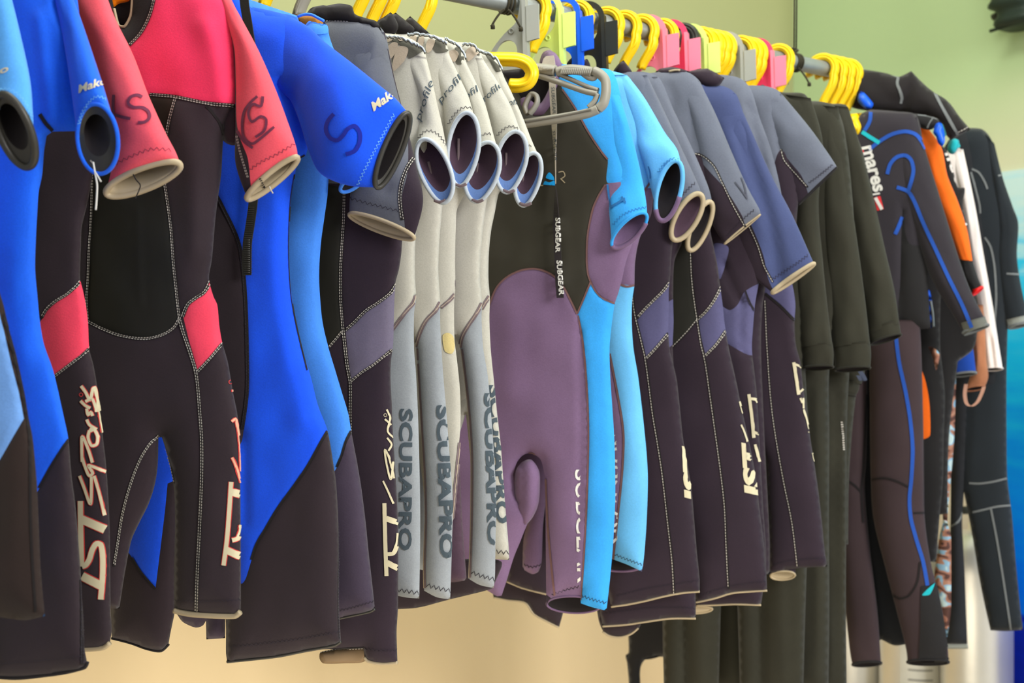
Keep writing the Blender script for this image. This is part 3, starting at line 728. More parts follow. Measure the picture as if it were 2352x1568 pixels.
D.tube('sleeve', [((470, -70), (508, -60), .006), ((500, 0), (534, 4), .012), ((520, 52), (560, 52), .018), ((537, 115), (594, 116), .024), ((540, 200), (631, 200), .028), ((541, 290), (664, 288), .028, (0, 0), .008), ((541, 375), (681, 340), .022, (0, -6), .012), ((568, 456), (683, 362), .010, (-7, -12), .014)], CORAL, seam=[.02, .02, .02, .02, .02, .03, .20, .12], m2=PLUM, side='left', rim=CREAM, rim_r=.0045, lining=CREAM, lip=.84)
D.ink('size_marking', [[(592, 222), (575, 238), (562, 258), (558, 290), (562, 315), (580, 330), (600, 318), (630, 292)], [(604, 222), (600, 245), (582, 240), (572, 260), (580, 280), (600, 268), (612, 275), (608, 300), (588, 315)], [(546, 300), (562, 325), (582, 340)]], 6, MARKER)
D.zig([(574, 390), (600, 372), (640, 352), (676, 330)], MARKER, 3, 11)
D.seam([(545, 312), (552, 345), (562, 380), (572, 412)], 5, None, STITCHW)
D.lay('cuff_stitching', dashes([(598, 410), (606, 428), (612, 434)], 5, 2, 2), SEAM, .0012)
th = D.at(curve([(619, 428), (622, 436), (627, 444)], 3), .03); D.rope('loose_thread', th, .001, STITCHW, n=6, hit=False)

# royal blue suit
E = Garment('wetsuit', 'royal blue shorty wetsuit with a black zip strap and a letter S on its sleeve', 0.05)
E.piece('torso', [(460, -90), (540, -30), (575, 16), (640, 30), (680, 40), (720, 120), (722, 220), (712, 320), (702, 357, 1), (682, 368, 1), (678, 400), (670, 440), (666, 500), (663, 560), (665, 620), (668, 660), (673, 700), (685, 760), (700, 820), (715, 870), (730, 930), (752, 988), (765, 1060), (772, 1110), (777, 1200), (778, 1300), (779, 1400), (783, 1472, 1), (770, 1480), (700, 1493), (640, 1505), (580, 1512), (522, 1519, 1), (519, 1500), (519, 1440), (515, 1350), (500, 1250), (470, 1150), (430, 1060, 1), (410, 1150), (404, 1300), (402, 1400), (396, 1432), (391, 1456), (387, 1479, 1), (370, 1494), (340, 1490), (300, 1476), (257, 1465, 1), (250, 1300), (255, 1100), (250, 900), (270, 600), (260, 420), (200, 400), (180, 340), (230, 150), (290, 0), (350, -70)], PLUM,
        panels=[('upper_panel', [(0, -300), (900, -300), (900, 700), (752, 989, 1), (740, 1010), (710, 1065), (680, 1110), (640, 1165), (610, 1215), (590, 1250), (578, 1285), (555, 1340), (480, 1250), (440, 1090), (385, 1110, 1), (378, 1180), (357, 1352, 1), (325, 1315), (303, 1280), (270, 1230), (240, 1150), (200, 900)], EBLUE),
                ('front_panel', [(330, 500), (420, 330), (485, 420), (505, 460), (516, 482), (535, 520), (551, 560), (561, 620), (567, 700), (571, 800), (571, 900), (560, 985), (552, 1020), (470, 1080), (400, 1060), (340, 900)], PLUM, 'black front panel')],
        folds=[([(650, 195), (675, 250), (690, 300), (704, 355)], 15, -.022), ([(560, 1000), (562, 1200)], 12, -.004), ([(640, 420), (640, 700), (690, 960)], 30, .005)], T=.022, R=.055)
E.seam([(492, 440), (505, 462), (516, 484), (535, 522), (550, 562), (559, 620), (565, 700), (568, 800), (568, 900), (557, 985)], 9, SEAM, STITCHD)
E.seam([(752, 989), (740, 1010), (710, 1065), (680, 1110), (640, 1165), (610, 1215), (590, 1250), (578, 1285)], 7, SEAM)
E.seam([(357, 1352), (325, 1315), (303, 1280)], 6, SEAM)
E.seam([(676, 400), (667, 460), (663, 540), (664, 620), (670, 690), (683, 760), (705, 850)], 3, SEAM)
E.seam([(777, 1120), (778, 1250), (777, 1400), (780, 1470)], 3, None, STITCHD, False)
E.zig([(528, 1485), (600, 1478), (680, 1468), (778, 1450)], STITCHD, 2.5, 10)
E.edge('hem', [(522, 1519), (580, 1513), (640, 1506), (700, 1494), (770, 1481), (783, 1472)], .0026, LINEB)
E.edge('hem', [(257, 1465), (300, 1476), (340, 1490), (370, 1494), (387, 1479)], .0024, SEAM)
E.seam([(683, 366), (692, 362), (703, 356)], 7, SEAM)
E.tube('sleeve', [((560, 130), (580, 16), .010), ((628, 205), (650, 32), .022), ((664, 226), (706, 60), .024, (0, 0), .012), ((688, 280), (748, 98), .026, (0, 0), .028), ((710, 350), (810, 146), .03, (0, 0), .036), ((738, 400), (868, 193), .03, (-4, -2), .040), ((800, 426), (910, 228), .024, (-8, -4), .038), ((866, 430), (937, 260), .012, (-19, -9), .036)], EBLUE, rim=LINEB, rim_r=.004, lining=DARK, band=LINEB, lip=.80,
       folds=[([(668, 215), (690, 270), (708, 330), (728, 385)], 20, -.022), ([(760, 180), (790, 280), (800, 350)], 45, .008)])
E.lay('lettering', text2d('Mako', (858, 256), (58, -40), 19, shear=.3, bold=.03), CREAMP, .0012)
E.ink('size_marking', [[(768, 262), (755, 278), (750, 298), (760, 317), (776, 322), (790, 310), (800, 296), (815, 290), (826, 304), (826, 326), (815, 346), (795, 354)]], 9, MARKB)
E.zig([(822, 424), (840, 385), (866, 335), (905, 262)], STITCHB, 3, 9)
st = E.at(curve([(556, -60), (562, 10), (570, 60), (582, 150), (588, 300), (585, 400), (581, 470), (574, 520), (568, 560), (567, 600), (567, 632)], 6), .034)
def ribbon(G, name, c3, wid, th, m, parent=None, across=None):
    ac = G.u if across is None else across
    V, Fc = [], []
    for p in c3:
        for a, b in ((-1, 1), (1, 1), (1, -1), (-1, -1)): V.append(p + ac * a * wid / 2 + G.n * b * th / 2)
    for i in range(len(c3) - 1):
        for j in range(4): Fc.append((4 * i + j, 4 * i + (j + 1) % 4, 4 * i + 4 + (j + 1) % 4, 4 * i + 4 + j))
    Fc += [(3, 2, 1, 0), tuple(4 * (len(c3) - 1) + j for j in range(4))]
    return G.solid(name, np.array(V), Fc, m, parent, smooth=False)
stp = ribbon(E, 'zip_strap', st, .0145, .0018, WEB)
for y in range(470, 632, 4):
    pass
wv = [stroke2d([(572 - 10 + (0 if y > 540 else (540 - y) * .12), y), (572 + 8 + (0 if y > 540 else (540 - y) * .08), y)], 1.6, 6, False) for y in range(476, 630, 5)]
E.lay('webbing_rib', join2d(wv), LINEB, .0009, kind='stuff')

# mid-blue suit behind it
Fg = Garment('wetsuit', 'lighter blue shorty wetsuit with a torn shoulder, tucked behind the royal blue one', 0.115)
Fg.piece('torso', [(520, -60), (565, -6), (600, 8), (650, 25), (682, 36, 1), (690, 55), (702, 63, 1), (716, 50), (741, 57, 1), (744, 50, 1), (752, 60), (757, 85), (768, 115), (790, 150), (800, 260), (780, 340), (757, 400), (752, 450), (745, 500), (738, 550), (734, 600), (733, 640), (735, 680), (741, 740), (755, 800), (770, 850), (785, 900), (800, 950), (806, 986), (820, 1060), (830, 1120), (840, 1200), (848, 1280), (855, 1340), (861, 1398, 1), (850, 1404), (800, 1415), (770, 1421), (680, 1432, 1), (640, 1300), (600, 1120), (560, 1250), (520, 1400), (517, 1465, 1), (474, 1468, 1), (473, 1425, 1), (466, 1436), (450, 1441), (420, 1428), (405, 1408, 1), (385, 1200), (400, 900), (420, 500), (400, 300), (420, 100), (460, -20)], PLUM2,
         panels=[('upper_panel', [(200, -300), (900, -300), (900, 700), (807, 987, 1), (795, 1010), (785, 1045), (774, 1072), (740, 1130), (690, 1230), (600, 1120), (500, 1250), (300, 1100)], FBLUE)], T=.018)
Fg.piece('torn_lining', [(672, 34), (690, 34), (720, 38), (746, 56), (742, 66), (700, 72), (680, 50)], fab('bare_orange_foam', (150, 96, 26)), T=.003, off=-.008, R=.02)
Fg.edge('torn_edge', [(684, 38), (700, 33), (716, 34), (732, 42), (744, 48)], .0022, FBLUE, .004)
Fg.lay('torn_flap', fill2d([(700, 62), (712, 48), (722, 56), (735, 55), (750, 58), (752, 75), (725, 80), (705, 72)]), FBLUE, .0012)
Fg.seam([(807, 987), (795, 1012), (785, 1045), (774, 1072)], 6, SEAM)
Fg.zig([(770, 1403), (810, 1395), (858, 1380)], STITCHD, 2, 8)
Fg.edge('hem', [(680, 1432), (770, 1421), (800, 1415), (850, 1404), (861, 1398)], .0024, LINEB)
Fg.tube('sleeve', [((700, 120), (760, 100), .01), ((735, 260), (815, 220), .02), ((770, 360), (850, 330), .02), ((782, 436), (838, 402), .010, (-3, -14), .006)], FBLUE, rim=FBLUE, rim_r=.003, lining=DARK)

# slate-grey suit
Gg = Garment('wetsuit', 'slate grey and plum shorty wetsuit whose cream sleeve hem is frayed', 0.185)
Gg.piece('torso', [(738, 46), (800, 44), (862, 54), (884, 76), (896, 130), (915, 230), (935, 330), (948, 420), (940, 500), (925, 545), (922, 580), (916, 620), (909, 645), (907, 665), (905, 720), (903, 790), (898, 830), (897, 870), (900, 930), (903, 1000), (908, 1080), (913, 1170), (915, 1250), (914, 1400), (911, 1450), (913, 1521, 1), (880, 1524), (845, 1518), (837, 1508, 1), (835, 1489, 1), (731, 1491, 1), (700, 1480), (600, 1440, 1), (560, 1200), (560, 900), (580, 600), (570, 400), (590, 200), (640, 90), (690, 60)], KDARK,
         panels=[('shoulder_panel', [(500, -50), (1000, -50), (1000, 380), (935, 400), (840, 420), (700, 420), (500, 420)], GGRAY),
                 ('front_panel', [(640, 420), (791, 430, 1), (790, 500), (786, 560), (783, 620), (783, 680), (787, 735), (789, 757, 1), (775, 775), (757, 796), (700, 850), (640, 860)], SMOOTH, 'black smooth rubber front panel'),
                 ('hip_patch', [(909, 655, 1), (895, 675), (870, 695), (840, 715), (815, 740), (794, 758, 1), (800, 820), (806, 875, 1), (830, 855), (860, 835), (900, 803, 1), (940, 760)], LAV)],
         folds=[([(868, 90), (860, 115), (850, 150), (842, 175)], 9, .006)], T=.017)
Gg.seam([(791, 430), (790, 500), (786, 560), (783, 620), (783, 680), (787, 740), (792, 790), (798, 840), (805, 880), (805, 950), (806, 1000)], 8, SEAM, STITCHW)
Gg.seam([(909, 652), (895, 674), (870, 694), (840, 714), (815, 739), (794, 758)], 8, SEAM, STITCHW)
Gg.seam([(757, 796), (775, 775), (789, 757)], 7, SEAM, STITCHW)
Gg.seam([(806, 876), (830, 856), (860, 836), (900, 803)], 7, SEAM, STITCHW)
Gg.ink('lettering', [[(880, 1104), (890, 1125), (903, 1156)], [(902, 1060), (897, 1100), (887, 1060), (884, 1032), (893, 1050), (904, 1098)], [(888, 940), (895, 960), (890, 990), (902, 1005)], [(889, 1005), (898, 1020), (892, 1035)], [(884, 962), (897, 975)]], 4.2, CREAMP)
Gg.ink('block_lettering', [[(883, 1155), (885, 1240), (888, 1322)], [(914, 1224), (911, 1250), (903, 1270), (890, 1272)]], 9, CREAMP)
Gg.ink('block_lettering', [[(887, 1190), (914, 1200)], [(889, 1291), (915, 1306)]], 13, CREAMP)
Gg.lay('registered_mark', stroke2d(ellipse2d(885, 953, 3.5, 3.5, 0, 12) + [(888, 953)], 1.2), CREAMP, .001)
Gg.zig([(838, 1490), (870, 1494), (912, 1492)], STITCHD, 2.5, 9)
Gg.edge('hem', [(837, 1508), (845, 1518), (880, 1524), (913, 1521)], .0028, CREAM, .002)
Gg.piece('leg_lining', [(736, 1497), (790, 1488), (838, 1486), (838, 1518), (790, 1523), (742, 1523), (734, 1512)], mat('worn_tan_lining', (138, 116, 90), .6, 'plastic', 0, .2, .3), T=.004, off=-.012, R=.02)
Gg.seam([(736, 1497), (760, 1492), (790, 1489), (837, 1487)], 4, SEAM, STITCHW, False)
Gg.piece('collar', [(702, 34, 1), (715, 18), (742, 12), (750, 13), (780, 8), (808, 14), (815, 32), (842, 42), (866, 50), (880, 80), (884, 92, 1), (850, 62), (790, 52), (745, 48), (700, 50)], SEAM, T=.010, off=.004, R=.03, folds=[([(744, 14), (752, 30), (770, 48)], 6, -.006)])
Gg.seam([(742, 50), (770, 46), (800, 47)], 4, None, STITCHW, False)
Gg.tube('sleeve', [((770, 70), (884, 74), .008), ((790, 180), (906, 178), .022), ((802, 300), (936, 295), .028, (0, 0), .006), ((812, 390), (957, 385), .026, (0, 0), .02), ((804, 450), (972, 462), .018, (2, -8), .030), ((802, 492), (951, 547), .010, (4, -13), .034)], GGRAY, seam=[.98, .98, .98, .86, .70, .84], m2=KDARK, side='right', rim=CREAM, rim_r=.0032, lining=CREAM, lip=.88,
        folds=[([(868, 88), (858, 118), (848, 155), (838, 185)], 9, .005), ([(860, 380), (890, 440)], 14, -.003)])
Gg.seam([(957, 352), (938, 380), (924, 415), (919, 450), (921, 480), (925, 505)], 9, SEAM, STITCHW)
Gg.zig([(804, 455), (850, 468), (915, 484)], STITCHD, 3, 12)
# ------------------------------------------------------------------ five pale grey suits
def grey(idx, label, s, body, legpoly, sleeve, rim_ring, collar, dark, pads, seamline, word, brand, zig, hemz, extra=None, T=.012, torn=()):
    G = Garment('wetsuit', label, s, group='pale grey shorty wetsuits with lettered legs')
    G.piece('torso', body, HLIN if extra == 'plumbase' else HCREAM, T=T, back=.6, panels=legpoly)
    if collar: G.piece('collar', collar, SEAM, T=.008, off=-.004, R=.02)
    for dk in dark: G.lay('bare_foam', fill2d(dk), FOAM, .0010)
    for p in pads: G.lay('glue_patch', fill2d(p), TAN, .0022)
    tb = G.tube('sleeve', sleeve + [rim_ring], HCREAM, rim=HRIM, rim_r=.0036, lining=HLIN, lip=.90, sub=6, n=40, band=HBAND, pinch=.2)
    for te in torn:
        q = curve(te, 4.0); q = q + np.array([[0, random.uniform(-3.0, 3.0)] for _ in q])
        G.rope('torn_edge', G.at(q, .015), .0014, HRIM, n=6, hit=False)
        q2 = q + [0, 4]; G.rope('torn_edge', G.at(q2, .015), .0010, FOAM, n=6, hit=False)
    G.lay('lettering', word, PRINTG, .0011)
    G.zig(zig, STITCHD, 2.5, 9)
    if seamline:
        for sl in seamline:
            G.lay('seam', stroke2d(sl, 9), HSEAM, .0009); G.lay('seam_ridge', stroke2d(sl, 2.0), TAN, .0015)
    if brand is not None: G.lay('brand_print', brand, PRINTG, .0012)
    if hemz: G.zig(hemz, STITCHD, 4.5, 11)
    # taped seam up the inside of the sleeve
    L, R_ = np.array(rim_ring[0], float), np.array(rim_ring[1], float); c = (L + R_) / 2; b = np.array(rim_ring[3], float)
    q = G.at(curve([c - b * .95, c - b * .55 + np.array([-7, -2]), c - b * .15 + np.array([-10, -4]), c + b * .25 + np.array([-12, -4])], 5), .006)
    G.rope('inner_seam', q, .0022, HSEAM, n=6, hit=False)
    q = G.at(curve([c - b * .98 + np.array([-13, -3]), c - b * 1.0, c - b * .96 + np.array([13, -2])], 3), .012)
    G.rope('seam_tape', q, .0028, HSEAM, n=6, hit=False)
    return G

H1 = grey(1, 'grey wetsuit nearest the slate grey one, first of the five pale grey', 0.262,
     [(884, 76), (920, 82), (950, 92), (970, 108), (979, 130), (985, 200), (982, 320), (968, 430), (955, 540), (953, 600), (954, 650), (956, 685), (951, 720), (951, 800), (955, 850), (960, 950), (963, 1050), (965, 1150), (965, 1250), (963, 1374, 1), (935, 1372), (905, 1366), (860, 1358, 1), (840, 1150), (800, 1050, 1), (770, 1150), (760, 1340, 1), (640, 1310, 1), (630, 900), (660, 500), (600, 420), (600, 330), (690, 140), (780, 84)],
     [('leg_panel', [(600, 960), (860, 800), (905, 752), (930, 717), (950, 692), (957, 672, 1), (1050, 660), (1050, 1450), (600, 1450)], HGRAY, 'cool grey leg panel')],
     [((915, 120), (979, 132), .008), ((950, 190), (994, 192), .014), ((966, 250), (1007, 250), .016), ((960, 300), (1018, 298), .016, (0, -8), .004)], ((958, 374), (1040, 412), .010, (-12, -71), .020),
     [(866, 50), (880, 40), (897, 28, 1), (903, 34), (915, 60), (905, 80), (880, 82)],
     [[(888, 90), (930, 92), (962, 103), (974, 114), (962, 124), (940, 134), (932, 112), (905, 96)]], [[(889, 88), (896, 84), (904, 87), (900, 95), (891, 97)], [(916, 86), (926, 86), (930, 93), (918, 95)], [(890, 112), (904, 98), (915, 101), (911, 120), (897, 136)], [(902, 150), (916, 108), (938, 112), (931, 138), (906, 164)]],
     [[(956, 676), (950, 694), (930, 719), (905, 753), (880, 785)]], text2d('profile', (966, 280), (30, -92), 15, up=(-1, -.35), shear=.2), text2d('SCUBAPRO', (920, 938), (-2, 325), 27, up=(1, .03), bold=.03),
     [(962, 318), (975, 302), (995, 302), (1012, 315), (1024, 335)], [(912, 1354), (940, 1358), (963, 1361)], torn=([(886, 84), (915, 86), (940, 94), (962, 104), (976, 118)],))
H2 = grey(2, 'pale grey wetsuit whose raised sleeve opening faces out, second from the slate grey one', 0.308,
     [(930, 78), (985, 78), (1010, 85), (1024, 98), (1031, 118), (1045, 200), (1040, 350), (1018, 460), (1013, 510), (1009, 560), (1007, 620), (1011, 690), (1011, 740), (1014, 800), (1018, 860), (1024, 930), (1033, 1050), (1040, 1150), (1038, 1250), (1036, 1320), (1034, 1376, 1), (1003, 1371), (974, 1356, 1), (972, 1300), (976, 1200), (974, 1100), (968, 1000), (962, 900), (956, 800), (940, 760, 1), (880, 900), (870, 1320, 1), (740, 1290, 1), (730, 900), (760, 500), (700, 420), (700, 330), (760, 140), (850, 84)],
     [('leg_panel', [(700, 960), (900, 850), (954, 790), (965, 760), (980, 732), (1000, 711), (1011, 690, 1), (1080, 680), (1080, 1450), (700, 1450)], HGRAY, 'cool grey leg panel')],
     [((975, 118), (1028, 118), .008), ((998, 190), (1060, 186), .014), ((1014, 245), (1082, 240), .016, (0, -10), .004)], ((1028, 350), (1100, 336), .010, (6, -84), .020),
     [(892, 40), (909, 29, 1), (935, 50), (952, 66), (945, 80), (912, 80)],
     [[(1000, 92), (1022, 98), (1031, 112), (1025, 120), (1002, 121), (995, 108)], [(955, 88), (968, 84), (975, 100), (962, 100)]], [[(979, 107), (986, 91), (1000, 95), (991, 118), (982, 122)], [(940, 93), (950, 82), (958, 87), (953, 104)], [(960, 100), (966, 84), (975, 87), (972, 106)]],
     [[(1011, 694), (1000, 714), (980, 735), (966, 762), (955, 796)], [(957, 800), (963, 900), (969, 1000), (975, 1100), (977, 1200), (974, 1300), (975, 1350)]], text2d('profile', (1012, 240), (60, -72), 15, shear=.25), text2d('SCUBAPRO', (1004, 930), (9, 352), 29, up=(1, -.03), bold=.04),
     [(1030, 285), (1045, 262), (1065, 247), (1088, 250)], [(975, 1342), (1005, 1350), (1035, 1356)], torn=([(936, 78), (965, 78), (1000, 84), (1026, 98)],))
H3 = grey(3, 'pale grey wetsuit with a yellowish stain at the hip, third of five', 0.352,
     [(985, 82), (1040, 92), (1060, 112), (1070, 140), (1095, 220), (1100, 340), (1070, 440), (1050, 480), (1047, 520), (1045, 600), (1046, 655), (1043, 700), (1044, 780), (1050, 830), (1056, 890), (1058, 950), (1056, 1050), (1062, 1200), (1072, 1332, 1), (1040, 1337), (990, 1330, 1), (970, 1100), (950, 1000), (930, 1100), (900, 1310, 1), (800, 1290, 1), (790, 900), (800, 500), (780, 420), (780, 330), (830, 140), (900, 90)],
     [('upper_panel', [(700, 0), (1200, 0), (1200, 400), (1046, 640), (1046, 672, 1), (1030, 690), (1013, 702), (980, 740), (900, 900), (700, 900)], HCREAM), ('leg_panel', [(900, 900), (980, 740), (1013, 702), (1030, 690), (1046, 672, 1), (1060, 800), (1060, 950), (1054, 1020), (1045, 1100), (1036, 1200), (900, 1200)], HCREAM)],
     [((1020, 128), (1064, 132), .008), ((1055, 200), (1098, 200), .012), ((1078, 270), (1123, 268), .014, (0, -6), .004)], ((1067, 402), (1147, 388), .010, (10, -68), .020),
     [(930, 50), (942, 37, 1), (965, 57), (988, 78, 1), (950, 84)],
     [[(1045, 110), (1060, 112), (1073, 132), (1070, 146), (1050, 147)]], [[(1032, 120), (1044, 115), (1053, 126), (1045, 143), (1034, 136)]],
     [[(1046, 674), (1030, 692), (1013, 706)], [(1058, 890), (1060, 950), (1056, 1020), (1048, 1100), (1040, 1190)]], text2d('profile', (1046, 248), (66, -48), 15, shear=.25), None,
     [(1100, 318), (1112, 308), (1128, 308), (1138, 318)], None, 'plumbase', torn=([(1022, 88), (1046, 98), (1062, 114), (1070, 132)],))
H3.lay('stain', fill2d([(1017, 770), (1028, 764), (1040, 772), (1044, 795), (1038, 812), (1022, 806)]), fab('yellow_stain', (206, 188, 132)), .001)
H4 = grey(4, 'pale grey wetsuit with the full leg lettering showing, fourth of five', 0.395,
     [(1040, 96), (1085, 100), (1100, 116), (1112, 140), (1140, 220), (1150, 330), (1125, 440), (1117, 470), (1109, 530), (1104, 590), (1103, 640), (1107, 690), (1106, 730), (1110, 800), (1120, 860), (1128, 950), (1135, 1050), (1140, 1150), (1138, 1250), (1137, 1320), (1134, 1350, 1), (1102, 1343), (1075, 1328, 1), (1078, 1250), (1080, 1150), (1080, 1050), (1076, 960), (1068, 880), (1057, 800), (1045, 770, 1), (1000, 950), (980, 1310, 1), (860, 1290, 1), (850, 900), (860, 500), (840, 420), (840, 330), (880, 150), (950, 100)],
     [('leg_panel', [(800, 940), (1000, 850), (1056, 796), (1062, 770), (1076, 745), (1095, 716), (1107, 692, 1), (1180, 680), (1180, 1450), (800, 1450)], HGRAY, 'cool grey leg panel')],
     [((1066, 132), (1108, 134), .008), ((1096, 200), (1150, 200), .012), ((1118, 260), (1181, 262), .014, (0, -8), .004)], ((1137, 384), (1210, 360), .010, (5, -69), .020),
     None, [[(1080, 103), (1100, 114), (1108, 124), (1098, 128), (1086, 112)]], [[(1072, 117), (1088, 108), (1102, 119), (1091, 130), (1076, 142)]],
     [[(1107, 696), (1095, 719), (1076, 748), (1062, 774), (1057, 800)], [(1060, 802), (1070, 880), (1078, 960), (1083, 1050), (1083, 1150), (1081, 1250), (1078, 1326)]], text2d('profile', (1102, 245), (54, -48), 15, shear=.25), text2d('SCUBAPRO', (1113, 902), (9, 350), 26, up=(1, -.03), bold=.04),
     [(1142, 312), (1155, 298), (1172, 290), (1190, 296), (1203, 310)], [(1078, 1312), (1105, 1322), (1136, 1330)], torn=([(1062, 99), (1086, 103), (1102, 118)],))
H5 = grey(5, 'pale grey wetsuit beside the purple one, last of the five', 0.438,
     [(1075, 108), (1115, 116), (1138, 132), (1152, 162), (1180, 240), (1185, 360), (1155, 430), (1145, 446), (1137, 485), (1128, 530), (1123, 580), (1122, 640), (1125, 685), (1124, 730), (1127, 800), (1135, 880), (1142, 950), (1150, 1020), (1156, 1100), (1162, 1180), (1168, 1250), (1170, 1286, 1), (1140, 1284), (1100, 1278, 1), (1085, 1100), (1070, 950, 1), (1040, 1050), (1020, 1260, 1), (900, 1240, 1), (890, 900), (900, 500), (880, 420), (880, 330), (920, 150), (990, 112)],
     [('leg_panel', [(850, 900), (1060, 800), (1107, 706), (1116, 691), (1125, 674, 1), (1135, 685), (1137, 860), (1100, 900), (850, 1000)], HCREAM)],
     [((1110, 158), (1150, 164), .008), ((1140, 210), (1173, 208), .010), ((1176, 290), (1208, 288), .012, (0, -4), .004)], ((1183, 426), (1243, 398), .010, (6, -59), .018),
     None, [[(1112, 118), (1135, 130), (1156, 160), (1140, 165), (1125, 140)]], [],
     [[(1125, 678), (1116, 693), (1107, 709)]], text2d('profile', (1152, 246), (48, -8), 15, shear=.25), text2d('SCUBAPRO', (1122, 884), (20, 318), 27, up=(1, -.06), bold=.04),
     [(1208, 340), (1220, 334), (1234, 342)], [(1140, 1266), (1155, 1268), (1168, 1268)], torn=([(1096, 114), (1118, 120), (1140, 134), (1154, 160)],))
H5.piece('rear_leg', [(905, 1300), (1000, 1290), (1100, 1282), (1152, 1290), (1140, 1330), (1130, 1352, 1), (1100, 1360), (1030, 1377), (960, 1395), (905, 1399, 1), (880, 1350)], PLUM, T=.008, off=-.012)

# ------------------------------------------------------------------ two sky-blue and purple suits
I = Garment('wetsuit', 'black, purple and bright blue shorty wetsuit with a lettered zip tape down the middle', 0.640)
I.piece('torso', [(1285, 150), (1300, 148), (1350, 156), (1405, 163), (1430, 240), (1450, 340), (1466, 440), (1470, 500), (1452, 560), (1438, 600), (1429, 640), (1421, 670), (1412, 697), (1405, 745), (1400, 800), (1402, 870), (1406, 930), (1411, 1010), (1413, 1090), (1413, 1150), (1408, 1250), (1402, 1320), (1393, 1402, 1), (1360, 1394), (1334, 1385, 1), (1334, 1352, 1), (1292, 1360), (1262, 1376), (1255, 1394, 1), (1254, 1300), (1253, 1200), (1252, 1120), (1249, 1080), (1240, 1053), (1220, 1041), (1203, 1044), (1188, 1060), (1178, 1090, 1), (1185, 1130), (1215, 1180), (1200, 1230), (1180, 1280), (1163, 1335), (1150, 1373, 1), (1138, 1367), (1110, 1350, 1), (1050, 1300), (1010, 1100), (1020, 800), (1040, 600), (1030, 480), (960, 420), (960, 360), (1010, 260), (1070, 190), (1140, 160), (1180, 200), (1215, 250), (1240, 255), (1262, 230), (1275, 190)], IBLACK,
        panels=[('belly_panel', [(1000, 900), (1090, 770), (1124, 702), (1140, 662), (1165, 636), (1200, 620), (1235, 618), (1270, 632), (1295, 660), (1311, 690), (1326, 722, 1), (1336, 760), (1343, 820), (1350, 920), (1352, 1000), (1350, 1100), (1346, 1200), (1340, 1300), (1334, 1392), (1330, 1450), (1000, 1450)], IPURP, 'purple belly and leg panel'),
                ('side_stripe', [(1357, 647, 1), (1326, 721, 1), (1336, 760), (1343, 820), (1350, 920), (1352, 1000), (1350, 1100), (1346, 1200), (1340, 1300), (1333, 1390), (1332, 1440), (1500, 1440), (1500, 700), (1413, 700, 1), (1385, 685), (1368, 668)], IBLUE, 'bright blue side stripe'),
                ('side_panel', [(1520, 380), (1391, 424), (1375, 450), (1362, 480), (1350, 540), (1348, 600), (1351, 630), (1357, 647, 1), (1368, 668), (1385, 685), (1413, 698, 1), (1460, 700)], IPURP, 'purple side panel'),
                ('shoulder_panel', [(1275, 120), (1292, 205), (1320, 246), (1350, 300), (1380, 346), (1396, 366), (1396, 420), (1520, 376), (1520, 100)], IBLUE)],
        folds=[([(1330, 760), (1336, 1000), (1328, 1200)], 7, -.005), ([(1180, 700), (1170, 900)], 30, .004)], T=.016)
for q in ([(1124, 702), (1140, 662), (1165, 636), (1200, 620), (1235, 618), (1270, 632), (1295, 660), (1311, 690), (1326, 721)], [(1326, 721), (1340, 688), (1357, 647)], [(1391, 424), (1375, 450), (1362, 480), (1350, 540), (1348, 600), (1351, 630), (1357, 647), (1368, 668), (1385, 685), (1412, 697)], [(1292, 205), (1320, 246), (1350, 300), (1380, 346), (1396, 366)], [(1328, 724), (1337, 770), (1344, 830), (1350, 920), (1352, 1000), (1350, 1100), (1346, 1200), (1340, 1300), (1334, 1380)], [(1254, 1100), (1258, 1200), (1266, 1290), (1274, 1368)], [(1180, 1085), (1190, 1060), (1204, 1044), (1222, 1041), (1240, 1053)]):
    I.lay('seam', stroke2d(q, 4.5), ISEAM, .0009)
I.lay('leg_lettering', clip2d(text2d('SUBGEAR', (1321, 1078), (6, 260), 34, up=(1, 0), bold=.01), lambda v: v[:, 0] < 1334.5), PRINTW, .001)
I.zig([(1336, 1368), (1360, 1376), (1392, 1384)], STITCHD, 3, 8)
I.zig([(1268, 1366), (1300, 1354), (1330, 1346)], SEAM, 2.5, 9)
I.tube('leg_opening', [((1262, 1290), (1385, 1290), .010, (0, 0), -.012), ((1258, 1350), (1384, 1345), .012, (0, -4), -.008), ((1256, 1386), (1380, 1390), .010, (0, -19), -.010)], IPURP, rim=IPURP, rim_r=.0022, lining=DARK, rimname='leg_hem')
I.piece('left_leg_fold', [(1185, 1080), (1200, 1060), (1220, 1055), (1238, 1080), (1240, 1120), (1236, 1160), (1222, 1190), (1205, 1205), (1190, 1180), (1182, 1130)], IPURP, T=.016, off=.004, R=.025, folds=[([(1205, 1070), (1200, 1130), (1205, 1190)], 6, -.006)])
I.lay('chest_print', join2d([fill2d([(1254, 408), (1262, 396), (1272, 406), (1274, 414, 1), (1262, 412)]), fill2d([(1248, 424, 1), (1252, 416), (1262, 419), (1274, 415), (1275, 426, 1)])]), plas('cyan_print', (24, 160, 240)), .0012, label='blue fin mark')
I.lay('chest_lettering', join2d([stroke2d([(1240, 398), (1246, 398)], 2, 3, False), stroke2d([(1240, 410), (1245, 410)], 2, 3, False), stroke2d([(1238, 426), (1248, 426)], 2.5, 3, False), stroke2d([(1283, 396), (1294, 394), (1298, 404), (1290, 410)], 2), stroke2d([(1288, 410), (1298, 420)], 2)]), CREAM, .0012)
